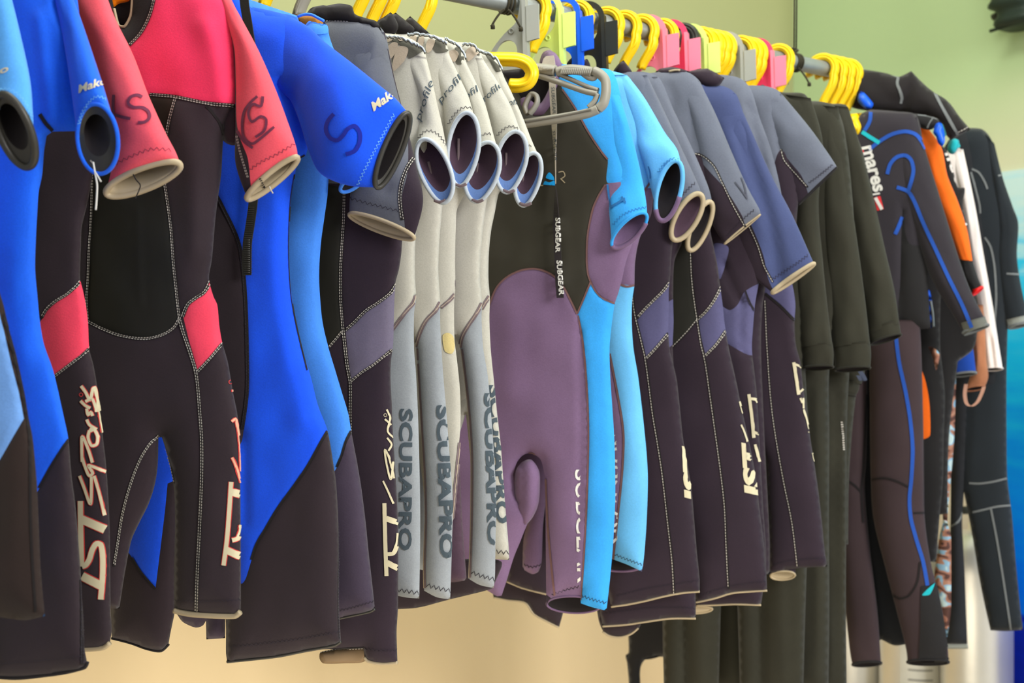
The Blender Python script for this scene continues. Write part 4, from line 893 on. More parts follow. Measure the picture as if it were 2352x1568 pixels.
I.tube('sleeve', [((1345, 168), (1404, 166), .008), ((1390, 255), (1436, 258), .016), ((1394, 340), (1459, 340), .018), ((1394, 420), (1477, 420), .018), ((1400, 498), (1485, 470), .014, (0, -8), .022), ((1405, 556), (1486, 502), .010, (4, -30), .034)], IBLUE, rim=IBLUE, rim_r=.003, lining=IPURP, band=IPURP, lip=.9)
I.rope('cuff_underside', I.last_ring[24:43], .0044, IPURP)
I.zig([(1408, 516), (1430, 494), (1456, 482), (1484, 476)], MARKI, 2.5, 8)
I.ink('size_marking', [[(1396, 424), (1399, 450), (1404, 478)], [(1402, 476), (1420, 466), (1436, 456)], [(1428, 452), (1437, 466)]], 4.5, MARKI)
I.piece('neck_lining', [(1140, 168), (1185, 158), (1232, 150), (1262, 160), (1290, 165), (1284, 232), (1245, 246), (1205, 236), (1150, 245)], DARK, T=.004, off=-.014, R=.02)
I.piece('collar_back', [(1241, 134), (1248, 120), (1262, 115), (1274, 122), (1278, 136), (1298, 152), (1284, 164), (1258, 164), (1240, 154)], IPURP, T=.008, off=-.006, R=.02)
I.piece('collar', [(1210, 222), (1225, 235), (1240, 238), (1252, 222), (1262, 196), (1250, 150), (1248, 128), (1262, 118), (1276, 122), (1290, 148), (1284, 190), (1272, 240), (1255, 265), (1230, 272), (1205, 262), (1190, 232)], IPURP, T=.008, off=.004, R=.02)
tp = I.at(curve([(1252, 150), (1256, 134), (1264, 128), (1268, 150), (1269, 200), (1272, 260), (1274, 320), (1276, 400), (1277, 470), (1279, 540), (1282, 600), (1284, 650), (1287, 684)], 6), .030)
TAPE = fab('charcoal_tape', (44, 38, 42)); TAPEL = fab('pale_tape_back', (188, 178, 166))
k = int(len(tp) * .56)
def twist(G, name, c3, w0, th, m, ang):
    V, Fc = [], []
    for p, a in zip(c3, ang):
        ac = G.u * math.cos(a) + G.n * math.sin(a); nn = np.cross(ac, np.array([0, 0, 1.0]))
        for x, y in ((-1, 1), (1, 1), (1, -1), (-1, -1)): V.append(p + ac * x * w0 / 2 + nn * y * th / 2)
    for i in range(len(c3) - 1):
        for j in range(4): Fc.append((4 * i + j, 4 * i + (j + 1) % 4, 4 * i + 4 + (j + 1) % 4, 4 * i + 4 + j))
    Fc += [(3, 2, 1, 0), tuple(4 * (len(c3) - 1) + j for j in range(4))]
    return G.solid(name, np.array(V), Fc, m, None, smooth=False)
twist(I, 'zip_tape_back', tp[:k + 1], .0125, .0012, TAPEL, np.interp(np.arange(k + 1), [0, k * .45, k * .8, k], [0, 0.1, 1.1, 1.25]))
twist(I, 'zip_tape', tp[k:], .0135, .0012, TAPE, np.interp(np.arange(len(tp) - k), [0, (len(tp) - k) * .35, len(tp) - k], [1.25, .2, 0]))
I.lay('tape_lettering', text2d('SUBGEAR', (1277, 500), (0, 80), 10, up=(1, 0), bold=.03), PRINTW, .0012)
I.lay('tape_lettering', text2d('SUBGEAR', (1279, 598), (6, 80), 11, up=(1, 0), bold=.03), PRINTW, .0012)
I.lay('tape_back_lettering', join2d([text2d('SUBGEAR', (1266, 200), (4, 62), 8, up=(1, 0)), text2d('SUBGEAR', (1270, 300), (4, 70), 6, up=(1, 0))]), PRINTG, .0012)

J = Garment('wetsuit', 'light sky-blue and purple wetsuit, open cuff facing out, behind the lettered zip tape suit', 0.735)
J.piece('torso', [(1350, 158), (1405, 163), (1445, 178), (1470, 230), (1490, 320), (1500, 420), (1496, 490), (1470, 545), (1459, 600), (1457, 655), (1452, 690), (1451, 740), (1455, 800), (1465, 860), (1476, 950), (1485, 1040), (1488, 1100), (1485, 1200), (1479, 1280), (1474, 1312, 1), (1440, 1296), (1408, 1284, 1), (1380, 1270), (1330, 1250, 1), (1300, 1100), (1280, 1000, 1), (1262, 1100), (1248, 1200), (1244, 1290), (1236, 1313), (1222, 1318), (1200, 1306, 1), (1202, 1240), (1215, 1150), (1150, 1100), (1120, 800), (1140, 500), (1080, 440), (1100, 340), (1180, 220), (1250, 175)], IPURP,
        panels=[('side_stripe', [(1370, 655), (1424, 653), (1457, 656, 1), (1540, 660), (1540, 1400), (1380, 1400), (1408, 1284), (1420, 1180), (1430, 1080), (1433, 1010), (1430, 970), (1418, 900), (1401, 812), (1380, 740)], JBLUE, 'light blue side stripe'),
                ('shoulder_panel', [(1300, 100), (1600, 100), (1600, 440), (1487, 432), (1470, 460), (1430, 420), (1380, 350), (1300, 220)], JBLUE)], T=.015)
for q in ([(1424, 653), (1440, 658), (1456, 655)], [(1401, 812), (1418, 900), (1430, 970), (1433, 1010), (1430, 1080), (1420, 1180), (1409, 1284)], [(1494, 418), (1480, 438), (1470, 458)]): J.lay('seam', stroke2d(q, 5), ISEAM, .0009)
J.lay('leg_lettering', clip2d(text2d('SUBGEAR', (1405, 998), (4, 250), 30, up=(1, .02), bold=.01), lambda v: v[:, 0] < 1419), PRINTW, .001)
J.zig([(1410, 1272), (1440, 1284), (1474, 1296)], STITCHD, 2.5, 8)
J.zig([(1204, 1296), (1222, 1302), (1242, 1296)], SEAM, 2, 8)
J.tube('leg_opening', [((1360, 1230), (1474, 1240), .010, (0, 0), -.014), ((1362, 1292), (1474, 1298), .010, (0, -16), -.010)], IPURP, rim=IPURP, rim_r=.0026, lining=DARK, rimname='leg_hem')
J.tube('sleeve', [((1395, 172), (1440, 172), .008), ((1432, 230), (1480, 224), .014), ((1452, 300), (1526, 302), .018), ((1474, 360), (1558, 350), .018, (0, -12), .016), ((1507, 454), (1567, 422), .010, (8, -67), .028)], JBLUE, rim=JBLUE, rim_r=.0042, lining=DARK, lip=.9)
J.rope('cuff_underside', J.last_ring[25:42], .0047, IPURP)
J.zig([(1512, 396), (1525, 378), (1545, 364), (1560, 368)], MARKI, 2.5, 8)
J.ink('size_marking', [[(1490, 382), (1494, 395), (1495, 410)]], 3, MARKI)

# ------------------------------------------------------------------ steel grey and navy suits
def tst(G, pts_bar, stems, wb, ws):
    G.ink('block_lettering', [pts_bar], wb, CREAMP); G.ink('block_lettering', stems, ws, CREAMP)
K1 = Garment('wetsuit', 'steel grey and plum wetsuit, cream-lined cuff next to the light sky-blue one', 0.800)
K1.piece('torso', [(1400, 170), (1450, 165), (1485, 172), (1500, 240), (1530, 340), (1550, 430), (1548, 520), (1542, 590), (1539, 640), (1536, 665), (1536, 700), (1535, 760), (1538, 800), (1545, 830), (1554, 870), (1562, 940), (1568, 1000), (1578, 1060), (1588, 1120), (1595, 1200), (1601, 1270), (1607, 1330), (1607, 1358, 1), (1570, 1361), (1530, 1368), (1480, 1380), (1440, 1388), (1404, 1393, 1), (1380, 1300), (1340, 1150), (1320, 1050, 1), (1300, 1150), (1280, 1300), (1262, 1366, 1), (1200, 1350), (1164, 1335, 1), (1150, 1100), (1160, 700), (1180, 420), (1240, 220), (1320, 180)], KDARK,
         panels=[('hip_patch', [(1560, 640), (1535, 651), (1520, 671), (1500, 691), (1480, 711), (1463, 731, 1), (1472, 772), (1485, 822, 1), (1506, 800), (1537, 764, 1), (1570, 740)], KLAV),
                 ('shoulder_panel', [(1300, 100), (1650, 100), (1650, 330), (1540, 360), (1450, 360), (1300, 330)], KGRAY)], T=.015)
K1.seam([(1453, 668), (1459, 720), (1471, 772), (1483, 824), (1491, 880), (1500, 950), (1510, 1010), (1521, 1080), (1535, 1200), (1545, 1290), (1549, 1366)], 5, SEAM, STITCHW, False)
K1.seam([(1537, 649), (1520, 671), (1500, 691), (1480, 711), (1463, 731)], 7, SEAM, STITCHW); K1.seam([(1485, 822), (1506, 800), (1535, 765)], 7, SEAM, STITCHW)
K1.lay('block_lettering', text2d('IST', (1608, 1152), (-7, -132), 34, up=(-1, .1), shear=.2, bold=.05), CREAMP, .0012)
K1.ink('lettering', [[(1568, 985), (1574, 1000), (1578, 1016)]], 3, CREAMP)
K1.zig([(1415, 1368), (1480, 1352), (1540, 1342), (1604, 1332)], STITCHD, 2.5, 9)
K1.edge('hem', [(1404, 1393), (1440, 1388), (1480, 1380), (1530, 1368), (1570, 1361), (1607, 1358)], .0021, CREAM, .001)
K1.edge('hem', [(1164, 1335), (1200, 1350), (1262, 1366)], .0021, CREAM, .001)
K1.tube('sleeve', [((1430, 180), (1486, 172), .008), ((1466, 260), (1527, 258), .014), ((1496, 350), (1570, 350), .016), ((1524, 440), (1604, 425), .016, (-6, -6), .004), ((1548, 550), (1608, 446), .010, (-21, -12), .010)], KGRAY, rim=CREAM, rim_r=.0050, lining=HLIN, lip=.86)
K1.zig([(1560, 455), (1575, 440), (1590, 425), (1604, 415)], STITCHD, 2.5, 8)
K1.piece('rear_flap', [(1135, 1290), (1200, 1280), (1260, 1300), (1300, 1380), (1292, 1412), (1284, 1441, 1), (1258, 1428), (1226, 1410), (1206, 1384), (1165, 1378), (1134, 1372, 1), (1125, 1330)], PLUM, T=.008, off=-.02)
K1.edge('flap_hem', [(1134, 1372), (1165, 1378), (1206, 1384), (1226, 1410), (1258, 1428), (1284, 1441)], .0021, CREAM, -.018)
K2 = Garment('wetsuit', 'steel grey wetsuit with the lower of the two cream-rimmed cuffs', 0.855)
K2.piece('torso', [(1420, 168), (1480, 165), (1515, 180), (1550, 260), (1590, 360), (1590, 460), (1565, 560), (1549, 600), (1546, 680), (1547, 740), (1545, 800), (1552, 900), (1570, 1050), (1590, 1250), (1598, 1380), (1598, 1420, 1), (1540, 1420), (1480, 1428), (1440, 1434), (1384, 1438, 1), (1374, 1380), (1350, 1150), (1320, 1050, 1), (1290, 1150), (1270, 1340, 1), (1180, 1330, 1), (1170, 900), (1200, 420), (1270, 220), (1340, 180)], KDARK,
         panels=[('hip_patch', [(1570, 680), (1540, 690), (1500, 720), (1480, 760), (1500, 820), (1546, 790), (1570, 760)], KLAV), ('shoulder_panel', [(1300, 100), (1650, 100), (1650, 380), (1500, 380), (1300, 330)], KGRAY)], T=.014)
K2.edge('hem', [(1384, 1438), (1440, 1434), (1480, 1428), (1540, 1420), (1598, 1420)], .0021, CREAM, .001)
K2.zig([(1390, 1408), (1450, 1400), (1520, 1394), (1595, 1396)], STITCHD, 2.5, 9)
K2.tube('sleeve', [((1450, 180), (1510, 176), .008), ((1496, 250), (1546, 250), .014), ((1546, 350), (1592, 345), .016), ((1572, 440), (1627, 430), .014, (-6, -6), .004), ((1584, 574), (1632, 464), .010, (-16, -9), .008)], KGRAY, rim=CREAM, rim_r=.0048, lining=DARK, lip=.86)
K2.piece('rear_leg', [(1360, 1300), (1440, 1300), (1480, 1400), (1468, 1442), (1450, 1455), (1420, 1463), (1392, 1456), (1378, 1434), (1371, 1400)], PLUM, T=.008, off=-.016)
K2.edge('rear_hem', [(1384, 1450), (1400, 1460), (1425, 1463), (1450, 1455), (1466, 1442)], .0021, CREAM, -.014)
K3 = Garment('wetsuit', 'steel grey wetsuit whose flat sleeve bears a marker V, cream lettering on thigh', 0.905)
K3.piece('torso', [(1470, 172), (1530, 164), (1580, 166), (1608, 188), (1640, 270), (1670, 360), (1660, 450), (1632, 520), (1640, 570), (1648, 610), (1653, 650), (1656, 672), (1660, 700), (1664, 740), (1668, 765), (1673, 795), (1682, 835), (1692, 880), (1702, 930), (1714, 985), (1726, 1040), (1736, 1095), (1745, 1170), (1755, 1250), (1760, 1310), (1762, 1356, 1), (1720, 1358), (1680, 1362), (1640, 1374), (1598, 1383, 1), (1580, 1250), (1540, 1100), (1510, 1020, 1), (1490, 1100), (1470, 1350, 1), (1390, 1340, 1), (1370, 1000), (1350, 600), (1290, 420), (1300, 330), (1380, 200)], KDARK,
         panels=[('front_panel', [(1420, 540), (1586, 550, 1), (1590, 640), (1595, 685), (1602, 734, 1), (1576, 765), (1545, 797), (1500, 830), (1430, 830)], SMOOTH, 'black smooth rubber front panel'),
                 ('hip_patch', [(1690, 640), (1655, 659), (1640, 690), (1622, 715), (1603, 732, 1), (1612, 780), (1621, 816, 1), (1646, 790), (1668, 757, 1), (1700, 730)], KLAV),
                 ('shoulder_panel', [(1300, 100), (1800, 100), (1800, 350), (1597, 352), (1560, 420), (1400, 420)], KGRAY)], T=.016, folds=[([(1535, 195), (1548, 235), (1545, 260)], 9, -.004), ([(1592, 260), (1592, 340)], 7, -.003)])
K3.seam([(1586, 550), (1590, 640), (1595, 685), (1602, 732), (1611, 790), (1621, 832), (1631, 900), (1645, 1000), (1656, 1080), (1665, 1160), (1669, 1250), (1674, 1352)], 5, SEAM, STITCHW, False)
K3.seam([(1655, 659), (1640, 690), (1622, 715), (1603, 733)], 7, SEAM, STITCHW); K3.seam([(1621, 816), (1646, 790), (1668, 757)], 7, SEAM, STITCHW); K3.seam([(1602, 734), (1576, 765), (1545, 797)], 5, SEAM, STITCHW, False)
K3.lay('block_lettering', text2d('IST', (1748, 1140), (-8, -128), 36, up=(-1, .1), shear=.2, bold=.05), CREAMP, .0012)
K3.ink('lettering', [[(1702, 975), (1708, 990), (1716, 1014)], [(1698, 922), (1704, 945), (1714, 965)], [(1700, 925), (1710, 930)], [(1690, 852), (1691, 862)], [(1692, 872), (1695, 878)]], 4, CREAMP)
K3.zig([(1610, 1366), (1660, 1350), (1710, 1340), (1758, 1334)], STITCHD, 2.5, 9)
K3.edge('hem', [(1598, 1383), (1640, 1374), (1680, 1362), (1720, 1358), (1762, 1356)], .0021, CREAM, .001)
K3.lay('care_tag', fill2d([(1651, 646), (1656, 646), (1660, 660), (1655, 662)], False), CREAM, .0012)
K3.tube('sleeve', [((1530, 178), (1606, 186), .008), ((1578, 260), (1644, 262), .018), ((1597, 350), (1681, 350), .02), ((1612, 430), (1716, 428), .02), ((1634, 510), (1744, 480), .016), ((1664, 560), (1746, 493), .006, (0, -3))], KGRAY, seam=[.01, .01, .01, .48, .62, .57], m2=KDARK, side='left', rim=CREAM, rim_r=.0018, lining=DARK)
K3.seam([(1597, 352), (1616, 358), (1640, 380), (1660, 420), (1684, 470), (1712, 520)], 4, SEAM, STITCHW, False)
K3.ink('size_marking', [[(1688, 418), (1702, 436), (1716, 456)], [(1702, 408), (1710, 430), (1716, 458)]], 3, fab('ink_on_steel', (76, 78, 92)))
K3.zig([(1672, 540), (1690, 520), (1710, 500), (1732, 482)], STITCHD, 2, 8)
K4 = Garment('wetsuit', 'navy grey wetsuit with a pale cream sleeve hem, behind the marker V sleeve', 0.955)
K4.piece('torso', [(1560, 185), (1620, 192), (1668, 200), (1692, 218), (1720, 300), (1745, 400), (1760, 520), (1750, 620), (1741, 660), (1734, 700), (1729, 760), (1727, 800), (1731, 840), (1738, 900), (1744, 1000), (1752, 1150), (1760, 1290), (1748, 1390, 1), (1690, 1387), (1640, 1389), (1600, 1390, 1), (1590, 1200), (1570, 1050, 1), (1550, 1150), (1530, 1370, 1), (1450, 1360, 1), (1440, 1000), (1440, 600), (1400, 420), (1410, 330), (1480, 220)], KDARK,
         panels=[('hip_patch', [(1760, 650), (1712, 668), (1694, 700), (1676, 712), (1650, 700), (1640, 760), (1690, 800), (1730, 815), (1760, 760)], KLAV), ('chest_panel', [(1640, 560), (1672, 566), (1668, 600), (1655, 640), (1648, 640)], KLAV), ('shoulder_panel', [(1400, 100), (1800, 100), (1800, 440), (1690, 440), (1600, 500), (1500, 420)], KNAVY)], T=.015, folds=[([(1706, 690), (1702, 760), (1712, 810)], 6, -.006), ([(1660, 600), (1680, 650), (1705, 700)], 8, -.006)])
K4.seam([(1712, 668), (1720, 690), (1733, 715)], 4, SEAM, STITCHD, False)
tst(K4, [(1720, 905), (1727, 960), (1731, 1005)], [[(1722, 915), (1736, 918), (1743, 940), (1742, 965)], [(1728, 990), (1745, 998)], [(1734, 1020), (1744, 1060)]], 7, 6)
K4.edge('hem', [(1600, 1390), (1640, 1389), (1690, 1387), (1748, 1389)], .0021, CREAM, .001)
K4.tube('rear_hem', [((1560, 1380), (1634, 1376), .005, (0, 0), -.008), ((1566, 1402), (1636, 1398), .005, (0, -8), -.008)], PLUM, rim=CREAM, rim_r=.0022, lining=CREAM, rimname='hem')
K4.tube('sleeve', [((1610, 214), (1688, 214), .008), ((1640, 300), (1726, 300), .018), ((1662, 400), (1771, 400), .022), ((1676, 500), (1820, 494), .024), ((1696, 600), (1862, 588), .020), ((1774, 672), (1870, 605), .008, (-3, -4), .006)], KNAVY, seam=[.01, .01, .01, .28, .36, .04], m2=KDARK, side='left', rim=CREAM, rim_r=.004, lining=CREAM, lip=.88, folds=[([(1700, 300), (1740, 420), (1775, 540), (1790, 640)], 16, -.012)])
K4.seam([(1722, 520), (1742, 565), (1756, 610), (1776, 648)], 4, SEAM, STITCHW, False)
K4.zig([(1776, 640), (1810, 618), (1840, 598), (1862, 580)], STITCHD, 3, 8)
K6 = Garment('wetsuit', 'narrow grey-violet wetsuit shoulder squeezed between the navy and the rightmost steel grey ones', 1.012)
K6.piece('torso', [(1620, 176), (1660, 172), (1700, 180), (1725, 205), (1745, 270), (1770, 340), (1790, 420), (1798, 475), (1788, 520), (1770, 600), (1752, 700), (1748, 800), (1756, 1000), (1768, 1240), (1768, 1318, 1), (1700, 1322, 1), (1660, 1000, 1), (1640, 1310, 1), (1560, 1300, 1), (1540, 800), (1520, 420), (1560, 240)], KDARK, panels=[('shoulder_panel', [(1400, 100), (1900, 100), (1900, 500), (1700, 500), (1500, 420)], KGRAY)], T=.016, folds=[([(1722, 240), (1745, 330), (1765, 430)], 9, -.010), ([(1700, 230), (1715, 300)], 9, .005)])
K5 = Garment('wetsuit', 'steel blue-grey wetsuit with a wide short sleeve, last before the black undersuits', 1.055)
K5.piece('torso', [(1640, 215), (1700, 198), (1760, 198), (1792, 212), (1820, 300), (1835, 400), (1830, 500), (1815, 600), (1817, 640), (1823, 668), (1827, 700), (1825, 738), (1828, 790), (1838, 830), (1844, 880), (1851, 930), (1862, 1010), (1870, 1060), (1880, 1130), (1888, 1200), (1894, 1260), (1900, 1301, 1), (1850, 1303), (1810, 1308), (1768, 1316, 1), (1764, 1200), (1755, 1050), (1700, 980, 1), (1690, 1280, 1), (1610, 1270, 1), (1600, 800), (1580, 420), (1600, 280)], KDARK,
         panels=[('hip_patch', [(1740, 630), (1880, 600), (1880, 700), (1826, 737, 1), (1792, 702), (1758, 674)], KLAV), ('shoulder_panel', [(1500, 100), (1950, 100), (1950, 340), (1795, 342), (1760, 420), (1550, 420)], KGRAY)], T=.015, folds=[([(1782, 240), (1790, 300), (1792, 340)], 8, -.006)])
K5.seam([(1758, 690), (1763, 800), (1775, 950), (1800, 1100), (1820, 1200), (1832, 1300)], 4, SEAM, STITCHW, False)
K5.seam([(1758, 674), (1792, 702), (1826, 737)], 6, SEAM)
K5.ink('block_lettering', [[(1823, 832), (1829, 870), (1834, 906)]], 7, CREAMP); K5.ink('block_lettering', [[(1824, 836), (1838, 842), (1847, 866), (1846, 890), (1836, 900)]], 5, CREAMP)
K5.ink('lettering', [[(1838, 914), (1842, 925)], [(1844, 914), (1845, 938)], [(1845, 940), (1852, 962), (1857, 985)], [(1856, 990), (1860, 994)]], 4, CREAMP); K5.ink('lettering', [[(1865, 1040), (1869, 1056), (1874, 1076)]], 3, CREAMP)
K5.zig([(1775, 1296), (1820, 1286), (1894, 1280)], STITCHD, 2, 8)
K5.tube('leg_opening', [((1766, 1290), (1830, 1280), .008, (0, 0), -.008), ((1770, 1322), (1826, 1320), .008, (0, -10), -.008)], KDARK, rim=CREAM, rim_r=.0022, lining=CREAM, rimname='leg_hem')
K5.tube('sleeve', [((1710, 214), (1796, 216), .008), ((1765, 290), (1856, 288), .018), ((1786, 340), (1894, 340), .02), ((1804, 410), (1918, 376), .014), ((1834, 470), (1922, 384), .005, (0, -2))], KGRAY, seam=[.01, .01, .05, .30, .26], m2=KDARK, side='left', rim=SEAM, rim_r=.0018, lining=DARK)
K5.seam([(1795, 342), (1802, 368), (1830, 400), (1856, 430)], 4, SEAM, STITCHW, False)
K5.zig([(1858, 420), (1875, 408), (1895, 392), (1912, 378)], STITCHD, 2, 7)

# stand-up collars that show under the hooks
J.piece('collar', [(1300, 152), (1312, 133), (1328, 126, 1), (1335, 141), (1348, 135), (1356, 154), (1340, 164)], KDARK, T=.008, R=.015, off=-.004)
K1.piece('collar', [(1408, 168), (1418, 150), (1432, 138, 1), (1440, 148), (1452, 168), (1430, 176)], KDARK, T=.008, R=.015, off=-.004)
K3.piece('collar', [(1502, 170), (1516, 158), (1545, 154), (1566, 158), (1584, 166), (1550, 176)], KDARK, T=.008, R=.015, off=-.004)
K3.edge('collar_edge', [(1536, 164), (1550, 161), (1562, 161)], .002, CREAM, .006)
K4.piece('collar', [(1572, 168), (1600, 160), (1624, 157, 1), (1646, 168), (1664, 179, 1), (1652, 196), (1624, 202), (1600, 188)], KDARK, T=.009, R=.02, off=.002)
K5.piece('collar', [(1736, 202), (1752, 194, 1), (1770, 204), (1790, 213), (1762, 216)], KDARK, T=.008, R=.015, off=-.004)
# ------------------------------------------------------------------ black undersuits
def under(label, s, body, sleeve, cuff, folds, m=OLIVE, extra=()):
    G = Garment('undersuit', label, s, 'undersuit', 'olive-black long undersuits')
    G.piece('body', body, m, T=.018, R=.05, folds=folds, grid=13, rough=.004)
    if sleeve:
        G.tube('sleeve', sleeve, m, rim=None, lining=DARK, wob=.004, n=36)
        if cuff: G.tube('cuff', cuff, m, rim=OLIVE2, rim_r=.0022, lining=DARK, n=36, wob=.003, sub=4, rimname='cuff_edge')
    return G
L1 = under('black fleece undersuit, first of three beside the steel blue-grey sleeve', 1.125,
     [(1760, 206), (1800, 212), (1848, 216), (1866, 250), (1885, 320), (1880, 450), (1860, 560), (1850, 700), (1850, 850), (1858, 1000), (1856, 1200), (1850, 1400), (1845, 1590, 1), (1700, 1590, 1), (1690, 1300), (1680, 1150, 1), (1660, 1300), (1650, 1590, 1), (1525, 1590, 1), (1522, 1400), (1530, 1200), (1600, 800), (1620, 420), (1680, 250)],
     [((1795, 216), (1862, 225), .012), ((1812, 330), (1890, 330), .02), ((1815, 470), (1880, 468), .022), ((1822, 600), (1890, 598), .022), ((1830, 720), (1902, 716), .020), ((1838, 800), (1912, 792), .018, (0, -4))],
     [((1838, 792), (1912, 786), .019), ((1841, 820), (1915, 812), .018), ((1843, 846), (1914, 842), .016, (0, -5))],
     [([(1570, 1380), (1575, 1590)], 10, -.016), ([(1610, 1380), (1612, 1590)], 12, .006), ([(1745, 1300), (1750, 1590)], 12, -.015), ([(1790, 1320), (1800, 1590)], 14, .006)])
L2 = under('black fleece undersuit, middle of three, long cuff ending by a blue loop', 1.19,
     [(1850, 234), (1890, 234), (1920, 246), (1938, 290), (1955, 420), (1960, 560), (1925, 700), (1905, 850), (1905, 1000), (1904, 1200), (1905, 1400), (1903, 1590, 1), (1790, 1590, 1), (1780, 1300), (1770, 1180, 1), (1750, 1320), (1740, 1590, 1), (1640, 1590, 1), (1640, 1300), (1690, 900), (1720, 420), (1770, 280)],
     [((1868, 240), (1926, 246), .012), ((1874, 340), (1938, 338), .02), ((1882, 470), (1956, 466), .022), ((1893, 600), (1975, 596), .022), ((1906, 720), (1990, 712), .020), ((1913, 800), (1998, 790), .018, (0, -4))],
     [((1913, 790), (1998, 784), .019), ((1917, 822), (2001, 812), .018), ((1918, 850), (1999, 844), .016, (0, -5))],
     [([(1700, 1360), (1705, 1590)], 10, -.016), ([(1878, 900), (1880, 1590)], 9, .006)])
L3 = under('black fleece undersuit with the longest loose cuff lying over the logo suit', 1.255,
     [(1862, 236), (1910, 238), (1944, 242), (1960, 290), (1985, 360), (2000, 500), (1990, 600), (1960, 760), (1948, 900), (1945, 1000), (1944, 1200), (1943, 1400), (1945, 1590, 1), (1870, 1590, 1), (1860, 1300), (1850, 1200, 1), (1830, 1320), (1825, 1590, 1), (1720, 1590, 1), (1720, 1300), (1760, 900), (1800, 420), (1830, 280)],
     [((1890, 240), (1948, 246), .012), ((1920, 340), (1976, 334), .018), ((1944, 470), (2008, 460), .02), ((1962, 580), (2032, 568), .022), ((1982, 690), (2055, 668), .020), ((1994, 770), (2066, 745), .016, (0, -4))],
     [((1990, 756), (2064, 732), .018), ((1999, 790), (2070, 768), .014, (0, -6))],
     [([(1925, 900), (1925, 1590)], 8, -.007), ([(1935, 420), (1960, 620)], 9, -.004)])
L3.lay('worn_print', dashes([(1933, 968), (1936, 1000), (1938, 1034)], 4, 3, 2.2), STITCHW, .001, kind='stuff')
# cuffs of the sleeve hanging lower, with its thumb loops
L4 = under('black fleece undersuit whose lower cuff with blue-grey thumb loops shows below the others', 1.32,
     [(1870, 262), (1920, 258), (1950, 262), (1970, 320), (1985, 450), (1990, 600), (1980, 800), (1960, 960), (1950, 1100), (1948, 1250, 1), (1830, 1240, 1), (1800, 900), (1820, 420), (1840, 300)],
     [((1880, 640), (1950, 640), .016), ((1882, 760), (1968, 756), .02), ((1890, 850), (1986, 846), .018), ((1893, 895), (1978, 882), .016, (0, -4))], [((1893, 885), (1976, 872), .017), ((1898, 905), (1972, 896), .016), ((1902, 918), (1964, 910), .012, (0, -6))],
     [([(1895, 862), (1940, 868), (1985, 858)], 5, -.004), ([(1895, 882), (1960, 886)], 5, -.004)])
LOOP = fab('blue_grey_loop', (84, 92, 116))
for q in ([(1862, 846), (1868, 862), (1876, 876), (1886, 880), (1882, 868)], [(1966, 842), (1978, 856), (1986, 872), (1980, 874), (1972, 862)], [(1915, 916), (1925, 928), (1936, 942), (1926, 938)]):
    ribbon(L4, 'thumb_loop', L4.at(curve(q, 3), .030), .010, .002, LOOP)
LB = Garment('undersuit', 'black stirrup leg hanging low in front of the beige wall, left of the undersuits', 1.38, 'undersuit')
LB.piece('leg', [(1440, 1330), (1540, 1320), (1620, 1330), (1600, 1430), (1560, 1500), (1521, 1508, 1), (1500, 1508), (1480, 1516), (1472, 1530), (1470, 1550), (1474, 1610, 1), (1446, 1612, 1), (1444, 1560), (1440, 1520), (1437, 1507), (1444, 1498), (1443, 1450)], MBLACK, T=.012, folds=[([(1440, 1503), (1480, 1508), (1520, 1500)], 5, .003)])
LB.piece('torso', [(1560, 240), (1640, 250), (1700, 420), (1680, 800), (1640, 1200), (1630, 1340), (1450, 1340), (1470, 1000), (1490, 500), (1500, 300)], MBLACK, T=.012, grid=16)
LB.edge('leg_cuff', [(1438, 1505), (1470, 1511), (1496, 1510), (1522, 1502)], .003, MBLACK)

# ------------------------------------------------------------------ long suits at the far end
M = Garment('wetsuit', 'long black wetsuit piped in blue, white and red logo lettering on its chest', 1.50)
M.piece('torso', [(1984, 258), (2000, 252), (2060, 256), (2104, 264), (2120, 330), (2126, 420), (2128, 560), (2134, 700), (2138, 754, 1), (2105, 756), (2068, 750, 1), (2040, 760), (2000, 755), (1960, 740, 1), (1900, 700), (1890, 420), (1920, 320), (1950, 280)], MCHEST,
        panels=[('side_panel', [(2074, 480), (2090, 560), (2180, 560), (2180, 800), (2066, 800), (2068, 640)], MBLACK, 'black side panel')], T=.016,
        folds=[([(2073, 460), (2070, 600), (2068, 750)], 7, -.005)])
M.tube('legs', [((1930, 730), (2112, 736), .020), ((1990, 800), (2116, 800), .026), ((1997, 900), (2119, 900), .028), ((1998, 1000), (2121, 1000), .028), ((2000, 1100), (2122, 1100), .028), ((2006, 1190), (2124, 1190), .027), ((2030, 1290), (2138, 1290), .025), ((2056, 1390), (2162, 1388), .023), ((2080, 1485), (2176, 1480), .02), ((2084, 1520), (2179, 1520), .016, (0, -6))], MLEG, rim=MBLACK, rim_r=.003, lining=DARK, rimname='leg_hem')
M.tube('leg', [((1890, 730), (1990, 750), .016, (0, 0), -.02), ((1916, 900), (1993, 900), .022, (0, 0), -.02), ((1920, 1050), (1990, 1050), .022, (0, 0), -.02), ((1924, 1120), (1986, 1120), .022, (0, 0), -.02), ((1930, 1250), (1997, 1250), .02, (0, 0), -.02), ((1942, 1400), (2015, 1400), .02, (0, 0), -.02), ((1952, 1495), (2022, 1495), .018, (0, 0), -.02), ((1958, 1526), (2024, 1522), .014, (0, -5), -.02)], MLEG, rim=MBLACK, rim_r=.003, lining=DARK, rimname='leg_hem')
PIPEW = 8.5
M.tube('sleeve', [((2052, 300), (2106, 268), .010), ((2056, 370), (2127, 350), .02), ((2070, 450), (2152, 430), .024), ((2094, 520), (2178, 515), .026), ((2118, 590), (2204, 598), .026), ((2150, 660), (2228, 664), .024), ((2186, 718), (2252, 712), .022), ((2212, 764), (2270, 746), .014, (0, -5))], MCHEST, rim=GPIPE, rim_r=.003, lining=DARK, wob=.003)
